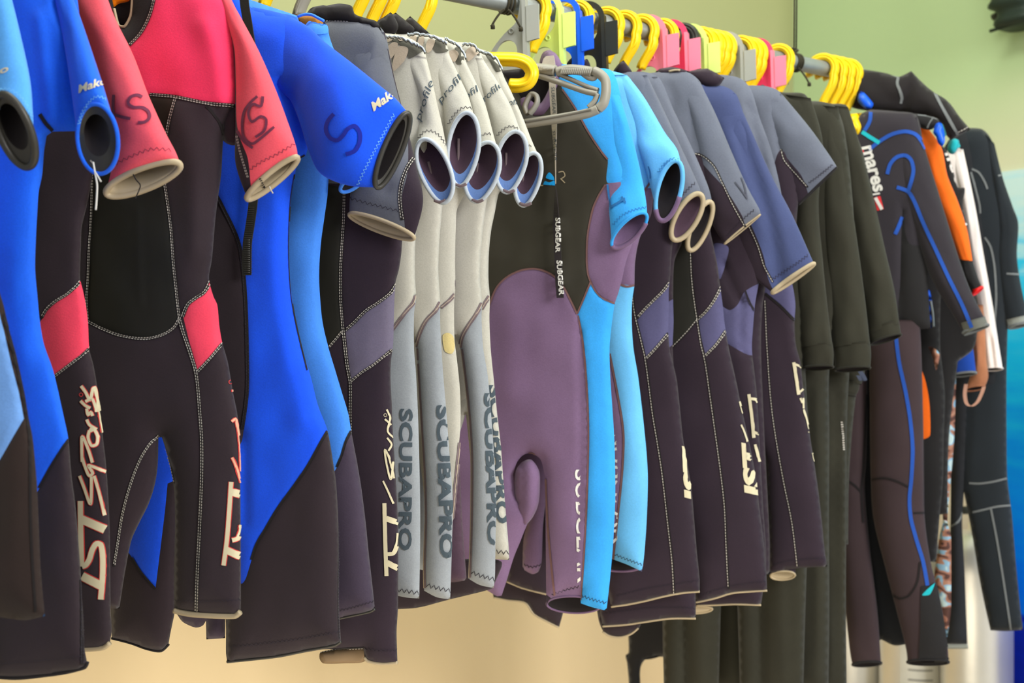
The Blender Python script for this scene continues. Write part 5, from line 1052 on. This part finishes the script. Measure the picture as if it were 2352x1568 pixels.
M.tube('cuff_band', [((2204, 742), (2262, 726), .0235), ((2214, 770), (2271, 749), .016, (0, -4))], fab('grey_cuff_band', (104, 106, 100)), sub=4, n=36)
for q in ([(1996, 344), (2020, 325), (2050, 308), (2080, 302), (2103, 309), (2118, 328), (2128, 350)], [(2038, 400), (2045, 377), (2060, 361), (2080, 357), (2093, 368), (2098, 390), (2095, 410), (2086, 440)],
          [(2060, 430), (2086, 440), (2100, 462), (2120, 510), (2150, 575), (2180, 640), (2210, 700), (2232, 752)], [(2072, 498), (2064, 520), (2056, 538)], [(2057, 764), (2065, 830), (2080, 900), (2090, 960), (2096, 1030), (2093, 1100), (2089, 1145), (2092, 1190), (2105, 1240), (2120, 1290), (2130, 1344)], [(2000, 258), (1998, 278), (1986, 300)]):
    M.lay('piping', stroke2d(q, PIPEW), PIPE, .0012)
M.lay('trim', stroke2d([(1980, 303), (2000, 316), (2020, 328)], 9), TEAL, .0014)
M.lay('logo_lettering', text2d('mares', (1979, 338), (29, 104), 31, up=(1, -.22), bold=.03), PRINTW, .0012)
M.lay('small_lettering', text2d('diving center', (1972, 386), (16, 56), 6, up=(1, -.25)), STITCHW, .0012)
M.lay('logo_mark', fill2d([(1980, 338, 1), (1972, 346), (1975, 360), (1981, 371, 1), (1983, 360), (1984, 348)]), plas('red_print_mark', (236, 40, 56)), .001, label='red mark')
M.lay('flag_ground', fill2d([(2007, 454, 1), (2022, 450, 1), (2030, 480, 1), (2015, 484, 1)], False), plas('flag_red', (226, 54, 60)), .001)
M.lay('flag_stripe', stroke2d([(2011, 454), (2026, 481)], 7.5, 4, False), PRINTW, .0026)
M.lay('divider_bar', stroke2d([(1998, 448), (2021, 444)], 4, 4, False), PRINTW, .0014)
for q in ([(2000, 1103), (2015, 1099), (2035, 1098), (2060, 1105), (2086, 1118)], [(2098, 1178), (2122, 1177)], [(2113, 1290), (2106, 1338), (2087, 1368), (2066, 1374), (2050, 1366)], [(1990, 905), (1982, 1080), (1978, 1120), (1982, 1200)], [(1950, 1105), (1964, 1115), (1978, 1130)]):
    M.lay('seam', stroke2d(q, 5), SEAM, .001)
M.lay('shin_panel', fill2d([(2116, 1346), (2132, 1344), (2148, 1338), (2160, 1390), (2172, 1460), (2177, 1516), (2140, 1524), (2112, 1520), (2114, 1440)]), MBLACK, .0016, label='black shin panel')
M.lay('shin_trim', fill2d([(2118, 1366), (2128, 1354), (2146, 1338, 1), (2140, 1356), (2134, 1365)]), TEAL, .0022)
M.piece('collar_lining', [(1972, 290), (1982, 268), (1998, 258), (2000, 275), (1992, 296), (1984, 304)], fab('grey_collar_lining', (150, 146, 134)), T=.004, off=.006, R=.02)
MB = Garment('wetsuit', 'black wetsuit leg seen between the two plum blue-piped legs', 1.57)
MB.piece('torso', [(1960, 300), (2060, 300), (2110, 420), (2115, 700), (2100, 900), (2098, 1100), (2092, 1300), (2086, 1478, 1), (2055, 1482), (2024, 1468, 1), (2000, 1480), (1960, 1476, 1), (1930, 1200), (1920, 800), (1910, 420)], NBLACK, T=.012)

N1 = Garment('wetsuit', 'black wetsuit with an orange sleeve and orange thigh flash', 1.61)
N1.piece('torso', [(2060, 290), (2110, 288), (2150, 330), (2170, 420), (2168, 560), (2160, 700), (2160, 800), (2170, 900), (2168, 1000), (2166, 1100), (2158, 1190), (2150, 1290, 1), (2120, 1290, 1), (2080, 1100), (2040, 1280, 1), (1990, 1270, 1), (1990, 800), (2000, 420)], MBLACK,
         panels=[('thigh_flash', [(2100, 840), (2117, 851), (2128, 885), (2135, 930), (2136, 1000), (2121, 1008), (2100, 1000)], ORANGE, 'orange thigh flash')], T=.007)
N1.tube('sleeve', [((2096, 296), (2128, 290), .008), ((2108, 330), (2162, 338), .014), ((2130, 400), (2176, 402), .018), ((2150, 460), (2200, 462), .018), ((2178, 530), (2222, 530), .018), ((2205, 598), (2234, 601), .014)], ORANGE, wob=.003)
N1.tube('forearm', [((2204, 596), (2234, 599), .016), ((2214, 640), (2246, 636), .016), ((2234, 676), (2256, 660), .010, (0, -3))], MBLACK, rim=plas('red_cuff_edge', (244, 24, 24)), rim_r=.0032, lining=DARK, rimname='cuff_edge')
N1.lay('cuff_tip', fill2d([(2234, 664), (2256, 654), (2256, 662), (2238, 676)], False), plas('red_cuff_edge', (244, 24, 24)), .001)
N1.edge('zip', [(2137, 690), (2142, 720), (2144, 750)], .003, STEEL, .018)
N1.piece('blue_insert', [(2126, 668), (2134, 664), (2142, 700), (2146, 740), (2138, 753), (2130, 740)], BLUP, T=.004, off=.016, R=.02)
N2 = Garment('wetsuit', 'black vest edge with white lettering between the orange sleeve and the white sleeve', 1.645)
N2.piece('torso', [(2120, 330), (2168, 338), (2186, 380), (2200, 430), (2216, 432), (2212, 470), (2222, 520), (2234, 590), (2240, 660), (2246, 740), (2236, 800), (2200, 830, 1), (2180, 1000), (2176, 1180, 1), (2120, 1180), (2090, 800), (2080, 420)], MBLACK, T=.007)
N2.lay('lettering', text2d('IIUS', (2170, 352), (27, 74), 24, up=(1, -.25), bold=.02), PRINTW, .001)
for y0 in (485, 502, 515): N2.lay('snap', fill2d(ellipse2d(2214 + (y0 - 485) * .12, y0, 3, 3)), STEEL, .001)
N4 = Garment('wetsuit', 'deep blue wetsuit sleeve hanging under the blue-piped black sleeve', 1.682)
N4.piece('torso', [(2110, 380), (2150, 380), (2170, 520), (2180, 700), (2176, 900), (2150, 1120, 1), (2100, 1110), (2080, 700), (2080, 450)], NBLACK, T=.007)
N4.tube('sleeve', [((2120, 480), (2166, 480), .010), ((2138, 600), (2190, 600), .018), ((2150, 700), (2216, 700), .02), ((2164, 780), (2232, 778), .02), ((2186, 862), (2242, 856), .014, (0, -4))], NBLUE, rim=GPIPE, rim_r=.003, lining=DARK)
CAMO = bpy.data.materials.new('brown_blue_camouflage'); CAMO.use_nodes = True
def camo():
    nt = CAMO.node_tree; b = nt.nodes['Principled BSDF']; tc = nt.nodes.new('ShaderNodeTexCoord')
    mp = nt.nodes.new('ShaderNodeMapping'); mp.inputs['Scale'].default_value = (26, 26, 34); nt.links.new(tc.outputs['Object'], mp.inputs['Vector'])
    n = nt.nodes.new('ShaderNodeTexNoise'); n.inputs['Scale'].default_value = 1.0; n.inputs['Detail'].default_value = 1.2; n.inputs['Distortion'].default_value = .8; nt.links.new(mp.outputs[0], n.inputs['Vector'])
    cr = nt.nodes.new('ShaderNodeValToRGB'); cr.color_ramp.interpolation = 'CONSTANT'; e = cr.color_ramp.elements
    e[0].position = 0; e[0].color = lin((84, 52, 44)) + (1,); e[1].position = .42; e[1].color = lin((150, 100, 82)) + (1,)
    for p, c in ((.50, (176, 128, 104)), (.56, (140, 180, 206)), (.62, (190, 212, 214))): q = e.new(p); q.color = lin(c) + (1,)
    nt.links.new(n.outputs['Fac'], cr.inputs[0]); nt.links.new(cr.outputs[0], b.inputs['Base Color']); b.inputs['Roughness'].default_value = .8
camo()
N5 = Garment('wetsuit', 'camouflage brown and pale blue wetsuit leg and cuff between black suits', 1.72)
N5.piece('torso', [(2130, 420), (2170, 420), (2190, 600), (2196, 800), (2192, 1000), (2176, 1196), (2184, 1230), (2185, 1300), (2184, 1400), (2176, 1462, 1), (2166, 1462), (2162, 1420), (2152, 1370), (2146, 1330), (2150, 1290), (2158, 1230), (2166, 1196), (2150, 1060), (2130, 850), (2120, 600)], CAMO, T=.007)
N5.piece('knee_patch', [(2132, 796), (2144, 798), (2158, 812), (2154, 840), (2150, 850), (2142, 820)], CAMO, T=.005, off=.125, R=.02)
CAMB = fab('tan_camouflage_cuff', (170, 112, 80), .3)
N5.tube('sleeve', [((2226, 700), (2258, 700), .008), ((2232, 780), (2264, 776), .014), ((2236, 830), (2266, 824), .016), ((2226, 872), (2270, 864), .014), ((2216, 895), (2262, 888), .010, (0, -5))], CAMB, rim=CAMB, rim_r=.002, lining=DARK)
lp = N5.at(curve([(2219, 882), (2216, 905), (2220, 926), (2230, 933), (2244, 924), (2254, 905), (2260, 888)], 4), .012)
ribbon(N5, 'thumb_loop', lp, .008, .0022, fab('pink_tan_loop', (196, 150, 130)))
N3 = Garment('rash_guard', 'white rash guard sleeve hanging straight down near the right edge', 1.755, 'rash guard')
N3.piece('torso', [(2120, 380), (2168, 350), (2200, 338), (2214, 352), (2224, 420), (2230, 600), (2226, 760, 1), (2170, 760), (2110, 740), (2090, 500)], NWHITE, T=.012)
N3.tube('sleeve', [((2180, 352), (2212, 342), .010), ((2198, 430), (2230, 425), .016), ((2216, 510), (2246, 506), .018), ((2230, 600), (2262, 600), .018), ((2246, 700), (2280, 700), .018), ((2256, 780), (2292, 778), .018), ((2260, 848), (2303, 846), .015, (0, -4))], NWHITE, rim=NWHITE, rim_r=.002, lining=DARK, folds=[([(2276, 780), (2284, 848)], 5, -.005)], wob=.004)
N3.tube('collar', [((2178, 344), (2200, 320), .010), ((2184, 352), (2206, 336), .012)], TEAL, sub=4)
N6 = Garment('wetsuit', 'long black wetsuit with grey piping, last in the row against the ocean panel', 1.80)
N6.piece('torso', [(2200, 300), (2254, 296), (2276, 318), (2290, 368), (2300, 420), (2312, 460), (2320, 560), (2316, 700), (2312, 860), (2312, 1000), (2314, 1100), (2324, 1180), (2334, 1300), (2344, 1400), (2350, 1446, 1), (2312, 1449), (2275, 1447, 1), (2262, 1390), (2248, 1320), (2235, 1240), (2222, 1170), (2214, 1130, 1), (2210, 1200), (2215, 1300), (2222, 1478, 1), (2172, 1478, 1), (2180, 1350), (2183, 1200), (2184, 1000), (2182, 800), (2170, 500), (2160, 360)], NBLK2,
         panels=[('center_panel', [(2150, 300), (2214, 300), (2240, 420), (2262, 560), (2280, 700), (2284, 880), (2228, 880), (2216, 1050), (2212, 1200), (2222, 1500), (2150, 1500)], NBLACK)], T=.016, folds=[([(2226, 880), (2222, 1000), (2214, 1120)], 6, -.006)])
N6.edge('leg_hem', [(2172, 1484), (2198, 1484), (2223, 1484)], .006, fab('grey_hem_band', (140, 144, 138)))
N6.tube('sleeve', [((2262, 306), (2284, 330), .010), ((2276, 400), (2304, 410), .016), ((2286, 480), (2326, 474), .018), ((2290, 520), (2339, 515), .02), ((2290, 590), (2336, 590), .02), ((2300, 680), (2348, 670), .02), ((2316, 752), (2366, 740), .016, (0, -4))], NBLK2, rim=GPIPE, rim_r=.003, lining=DARK, wob=.003)
N6.tube('cuff_band', [((2311, 734), (2362, 722), .021), ((2317, 756), (2367, 744), .018, (0, -4))], fab('grey_hem_band', (140, 144, 138)), sub=3, n=36)
for q in ([(2232, 388), (2248, 396), (2262, 418), (2268, 434)], [(2230, 395), (2240, 430), (2250, 470), (2252, 490)], [(2262, 545), (2275, 566), (2284, 610), (2288, 680), (2285, 740), (2282, 790)], [(2226, 1109), (2250, 1110), (2280, 1106), (2312, 1098)], [(2234, 1176), (2260, 1170), (2290, 1163), (2322, 1160)], [(2276, 1167), (2290, 1240), (2306, 1340), (2322, 1446)], [(2182, 1210), (2198, 1200), (2206, 1188), (2212, 1170)], [(2312, 628), (2340, 630)], [(2292, 404), (2306, 400)]):
    N6.lay('piping', stroke2d(q, 4.5), GPIPE, .0012)
N7 = Garment('hooded_vest', 'black neoprene hooded vest with grey piping draped over the end of the rack', 1.615, 'vest')
N7.piece('hood', [(1930, 180), (1957, 159), (1985, 160), (2020, 165), (2042, 170), (2060, 177), (2076, 172), (2093, 163, 1), (2110, 181), (2130, 200), (2150, 215), (2168, 225), (2184, 240), (2204, 268), (2229, 297, 1), (2206, 310), (2184, 322, 1), (2170, 306), (2156, 280), (2140, 272), (2100, 263), (2050, 256), (2000, 255), (1955, 246), (1925, 220)], SEAM, T=.022, R=.05, off=.05,
         folds=[([(2093, 168), (2090, 200), (2078, 235), (2068, 255)], 9, -.010), ([(2005, 180), (2030, 215), (2060, 240)], 22, -.006), ([(2110, 190), (2140, 240), (2168, 280)], 16, .006)])
for q in ([(2064, 176), (2061, 192), (2067, 208), (2071, 224), (2069, 238)], [(2146, 213), (2160, 240), (2176, 268), (2200, 309)]): N7.lay('piping', stroke2d(q, 6.5), GPIPE, .0014)
N7.seam([(2200, 302), (2214, 296), (2224, 290)], 3, None, STITCHW, False)
N7.piece('collar_flap', [(2082, 262), (2110, 262), (2140, 268), (2158, 276), (2150, 290), (2138, 298), (2120, 296), (2100, 284)], MBLACK, T=.008, off=.075)
N7.lay('flap_edge', stroke2d([(2108, 264), (2135, 268), (2152, 274)], 3), GPIPE, .001); N7.lay('flap_edge', stroke2d([(2142, 272), (2134, 284), (2130, 294)], 3), GPIPE, .001)
# ------------------------------------------------------------------ hangers along the rod
YG = 'yellow hangers on the rod'
def H(px, label, m=YEL, style='tube', m2=None, drop=.075, yaw=None, arms=False, grp=None): return hanger(px, label, m, style, m2, grp or (YG if m is YEL else 'coloured clip hangers'), 0.0, drop, yaw, arms)
def seen(px): return px - 17                    # hooks bulge to the right of the rod's axis
for x, l in ((606, 'yellow hanger hook behind the royal blue shoulder'), (812, 'yellow hook behind the black collar of the slate grey suit, leftmost of four together'), (850, 'yellow hook behind the black collar, second of four together'), (880, 'yellow hook behind the black collar, third of four together'), (962, 'lone yellow hook over the pale grey suits')):
    H(x, l, drop=.085)
H(685, 'grey hanger hook left of the black collar', TAUPE, drop=.09, grp='grey hangers')
H(1166, 'grey clip hanger with a tab and an oval hole, beside the knotted cord', GRYP, 'clip', arms=False)
H(1222, 'yellow hook between the grey and the lime clip hangers', drop=.08)
H(1250, 'lime clip hanger left of the blue one', LIME, 'clip')
H(1292, 'bright blue clip hanger beside the lime one', BLUP, 'clip')
H(1322, 'yellow hook between the blue and the black clip hangers')
H(1348, 'black clip hanger between yellow hooks', BLKP, 'clip')
H(1392, 'yellow hook next to the black clip hanger'); H(1432, 'yellow hook second right of the black clip hanger'); H(1472, 'yellow hook just left of the paler pink clip hanger')
H(1490, 'pale pink clip hanger, nearest of three pink', PNK, 'clip', PNK)
H(1518, 'yellow hook between two pink clip hangers')
H(1540, 'two-tone pink clip hanger, second of three pink', PNK2, 'clip', PNK)
H(1566, 'small black hook right of the two-tone pink hanger', BLKP)
H(1585, 'pale lime clip hanger right of the pink ones', LIME, 'clip')
for i, x in enumerate((1606, 1622, 1638, 1652)): H(x, 'yellow hook in the tight row of four, %s' % ('first by the lime one', 'second from the lime one', 'second from the grey one', 'last by the grey one')[i])
H(1668, 'grey clip hanger between the yellow hooks at the far part of the rod', GRYP, 'clip')
for i, x in enumerate((1698, 1712, 1724)): H(x, 'yellow hook in the row of three before the last pink, %s' % ('nearest the grey one', 'middle one', 'nearest the pink one')[i])
H(1738, 'pink clip hanger nearest the knotted ceiling cord', PNK2, 'clip', PNK)
H(1786, 'yellow hook right before the knotted ceiling cord')
for i, x in enumerate((1888, 1908, 1926, 1944)): H(x, 'yellow hook in the last bunch of four, %s' % ('first by the bare rod', 'second from the bare rod', 'third from the bare rod', 'last by the black vest')[i], drop=.085)

# hanger pieces that show among the suits
G = HPlane('hanger', 'blue hanger end peeping out under the black hooded vest', 1.60, 'hanger', 'coloured clip hangers')
G.piece('arm', [(1970, 232), (1976, 210), (1984, 212), (2006, 238), (2002, 248), (1990, 250)], BLUP, T=.004, R=.008, off=.07)
G = HPlane('hanger', 'blue hanger neck between the orange sleeve and the vest flap', 1.63, 'hanger', 'coloured clip hangers')
G.piece('neck', [(2143, 305), (2150, 284), (2160, 280), (2168, 300), (2170, 325), (2164, 336), (2154, 328), (2150, 314)], BLUP, T=.005, R=.007, off=.10)
G.piece('tip', [(2160, 282), (2166, 286), (2174, 310), (2168, 314)], TEAL, T=.004, R=.01, off=.10)
G = HPlane('hanger', 'teal hanger end in front of the white rash guard', 1.75, 'hanger', 'coloured clip hangers')
G.piece('end', [(2176, 338), (2186, 318), (2202, 322), (2200, 340), (2190, 354), (2178, 350)], TEAL, T=.005, R=.007, off=.08)
G = HPlane('hanger', 'yellow hanger shoulder by the collar of the blue-piped suit', 1.48, 'hanger', YG)
G.piece('arm', [(1946, 262, 1), (1980, 259, 1), (1972, 272), (1978, 290), (1972, 308), (1962, 310), (1952, 290)], YEL, T=.012, R=.016, off=.075)
G.piece('ridge', [(1950, 284), (1962, 280), (1972, 292), (1966, 304), (1956, 300)], YEL, T=.004, R=.01, off=.086)

# big grey hanger lying on the lettered tape suit, and the yellow hook end by it
G = HPlane('hanger', 'big taupe-grey plastic coat hanger laid over the front of the lettered tape suit', 0.612, 'hanger', 'grey hangers')
def bar(name, pts, r, m=TAUPE, off=.05): return G.rope(name, G.at(curve(pts, 5), off), r, m, n=12)
bar('lower_bar', [(1206, 284), (1260, 276), (1310, 268), (1350, 260), (1374, 250)], (.0085, .0105))
bar('lower_bar_groove', [(1206, 280), (1260, 271), (1310, 262), (1358, 252)], .0022, fab('taupe_groove', (110, 106, 98)), .061)
bar('end_bar', [(1374, 250), (1386, 238), (1392, 210), (1390, 184), (1378, 170), (1364, 163)], (.0085, .0105))
bar('upper_bar', [(1232, 158), (1255, 160), (1276, 163)], (.010, .012)); bar('upper_bar', [(1280, 166), (1310, 160), (1345, 163), (1360, 166)], (.009, .012))
bar('middle_bar', [(1232, 172), (1270, 184), (1310, 198), (1345, 210), (1372, 216)], (.0052, .009)); bar('middle_bar', [(1280, 168), (1320, 186), (1352, 200), (1374, 207)], (.004, .007))
bar('brace', [(1372, 216), (1366, 232), (1352, 247)], (.005, .009))
for i in range(12):
    x = 1238 + i * 3.4 if i < 10 else 0
    if x: bar('grip_rib', [(x - 2, 163 - .2 * i), (x + 3, 153 + .3 * i)], .0018, TAUPE, .063)
for i in range(16):
    x = 1290 + i * 4.4; bar('grip_rib', [(x - 2, 170), (x + 2, 157)], .0018, TAUPE, .063)
bar('end_loop', [(1340, 170), (1352, 178), (1364, 180), (1370, 172)], .005)
bar('clip_loop', [(1212, 262), (1206, 246), (1214, 226), (1222, 216), (1232, 220), (1234, 234), (1226, 250), (1216, 262)], (.0045, .008), TAUPE, .045)
G2 = HPlane('hanger', 'yellow hook end pointing out sideways beside the last pale grey cuff', 0.585, 'hanger', YG)
q = curve([(1120, 136), (1150, 136), (1190, 138), (1212, 148), (1222, 168), (1214, 188), (1196, 196), (1172, 196)], 4)
G2.rope('hook', G2.at(q, .055), (.0125, .010), YEL, n=16); G2.rope('hook_ridge', G2.at(q, .066), .0035, YEL, n=8)

# ------------------------------------------------------------------ dive cylinders on the floor
def cylinder(px, depth, label, zt, r=.0925, band=None):
    x = (px - CX) / F * depth
    e = bpy.data.objects.new('dive_cylinder', None); COL.objects.link(e); e.location = (x, depth, 0); tag(e, label, 'diving tank', 'aluminium dive cylinders')
    prof = [(0, .004), (r * .8, .004), (r * .97, .012), (r, .03), (r, zt - .16)] + [(.022 + (r - .022) * math.cos(a) ** .8, zt - .16 + .105 * math.sin(a)) for a in np.linspace(.12, 1.5, 10)] + [(.021, zt - .05), (.021, zt - .036), (0, zt - .036)]
    n = 40; V = []; Fc = []
    for rr, z in prof:
        for j in range(n): V.append((rr * math.cos(2 * math.pi * j / n) + x, rr * math.sin(2 * math.pi * j / n) + depth, z))
    for i in range(len(prof) - 1):
        for j in range(n): Fc.append((i * n + j, i * n + (j + 1) % n, (i + 1) * n + (j + 1) % n, (i + 1) * n + j))
    link('cylinder_body', V, Fc, ALU, e, (x, depth, 0))
    CH = mat('chromed_valve', (200, 200, 196), .2, 'plastic', .9, .03, .5)
    v, f = rope_mesh([(x, depth, zt - .04), (x, depth, zt - .015), (x, depth, zt + .02)], .013, False, 14); vo = link('valve', v, f, CH, e, (x, depth, 0))
    v, f = rope_mesh([(x - .012, depth, zt + .0), (x - .04, depth, zt)], .011, False, 12); k = link('knob', v, f, BLKP, vo, (x, depth, 0))
    v, f = rope_mesh([(x + .0, depth, zt + .02), (x + .004, depth, zt + .05), (x - .004, depth, zt + .075)], .004, False, 8); link('valve_stem', v, f, mat('brass_stem', (190, 160, 90), .35, 'plastic', .8, .05, .5), vo, (x, depth, 0))
    if band:
        a = np.linspace(-2.3, -1.1, 16); V = [((r + .001) * math.cos(t) + x, (r + .001) * math.sin(t) + depth, z) for z in band for t in a]
        Fc = [(i, i + 1, 17 + i, 16 + i) for i in range(15)]
        link('label_sticker', V, Fc, mat('worn_sticker', (206, 204, 192), .6, 'plastic', 0, .1, .3), e, (x, depth, 0))
        for zz in np.linspace(band[0] + .02, band[1] - .02, 9):
            b = a[3:13]; V = [((r + .0018) * math.cos(t) + x, (r + .0018) * math.sin(t) + depth, zz + d) for d in (-.0022, .0022) for t in b]
            o = link('sticker_line', V, [(i, i + 1, 11 + i, 10 + i) for i in range(9)], fab('sticker_ink', (130, 128, 120)), e, (x, depth, 0))
    return e
cylinder(2243, 2.97, 'tall aluminium dive cylinder showing between the two black legs at the right', .84)
cylinder(2097, 3.12, 'aluminium dive cylinder with a worn paper sticker, below the plum wetsuit legs', .80, band=(.20, .46))
cylinder(1965, 3.27, 'aluminium dive cylinder mostly hidden under the plum leg, leftmost of three', .78)

# ------------------------------------------------------------------ ribbed black fitting, top right
fx = on_right_wall(2345); c0 = corner - NB * fx; fz = CAMZ + (784 - 40) / F * c0[1]
e = bpy.data.objects.new('ribbed_fixture', None); COL.objects.link(e); e.location = (c0[0], c0[1], fz); tag(e, 'black ribbed fixture fixed high on the wall in the top right corner', 'fixture')
u3 = np.array([-NB[0], -NB[1], 0]); o3 = np.array([-RD[0], -RD[1], 0]); Z3 = np.array([0, 0, 1.0]); base = np.array([c0[0], c0[1], fz]); wf = .125
DG = mat('black_green_rubber', (26, 40, 34), .5, 'plastic', 0, .1, .4)
rows = 46; V = []; Fc = []; nn = 20; zb, ztop = -.045, .42
for i in range(rows + 1):
    z = zb + (ztop - zb) * i / rows; bulge = .006 * math.sin(i * 1.25); sh = -.01 * i / rows * 5 + (.012 if i < 6 else 0)
    for j in range(nn):
        t = 2 * math.pi * j / nn; cs, sn = math.cos(t), math.sin(t); q = (abs(cs) ** 4 + abs(sn) ** 4) ** -.25
        V.append(base + u3 * ((wf / 2 + bulge) * cs * q + sh + .035) + o3 * (.066 + (.05 + bulge) * sn * q) + Z3 * z)
for i in range(rows):
    for j in range(nn): Fc.append((i * nn + j, i * nn + (j + 1) % nn, (i + 1) * nn + (j + 1) % nn, (i + 1) * nn + j))
Fc += [tuple(range(nn))[::-1], tuple(range(rows * nn, rows * nn + nn))]
link('ribbed_body', V, Fc, DG, e, base)
v, f = rope_mesh([base + u3 * (-.02) + o3 * .06 + Z3 * .005, base + u3 * (-.036) + o3 * .06 + Z3 * .004, base + u3 * (-.047) + o3 * .06 + Z3 * .001], .010, False, 10); link('side_knob', v, f, BLKP, e, base)
q = [base + u3 * (x - .03) + o3 * .10 + Z3 * (zb - .002 + .05 * x) for x in np.linspace(0, .12, 8)]
v, f = rope_mesh(q, .005, False, 8); link('lower_lip', v, f, DG, e, base)

G = HPlane('hanger', 'orange-yellow hanger shoulder inside the round collar of the red-topped suit', -0.075, 'hanger', YG)
G.piece('arm', [(246, -14, 1), (304, -14, 1), (297, 2), (272, 9), (258, 19), (250, 14)], plas('orange_plastic', (240, 130, 6)), T=.004, R=.006, off=-.004)
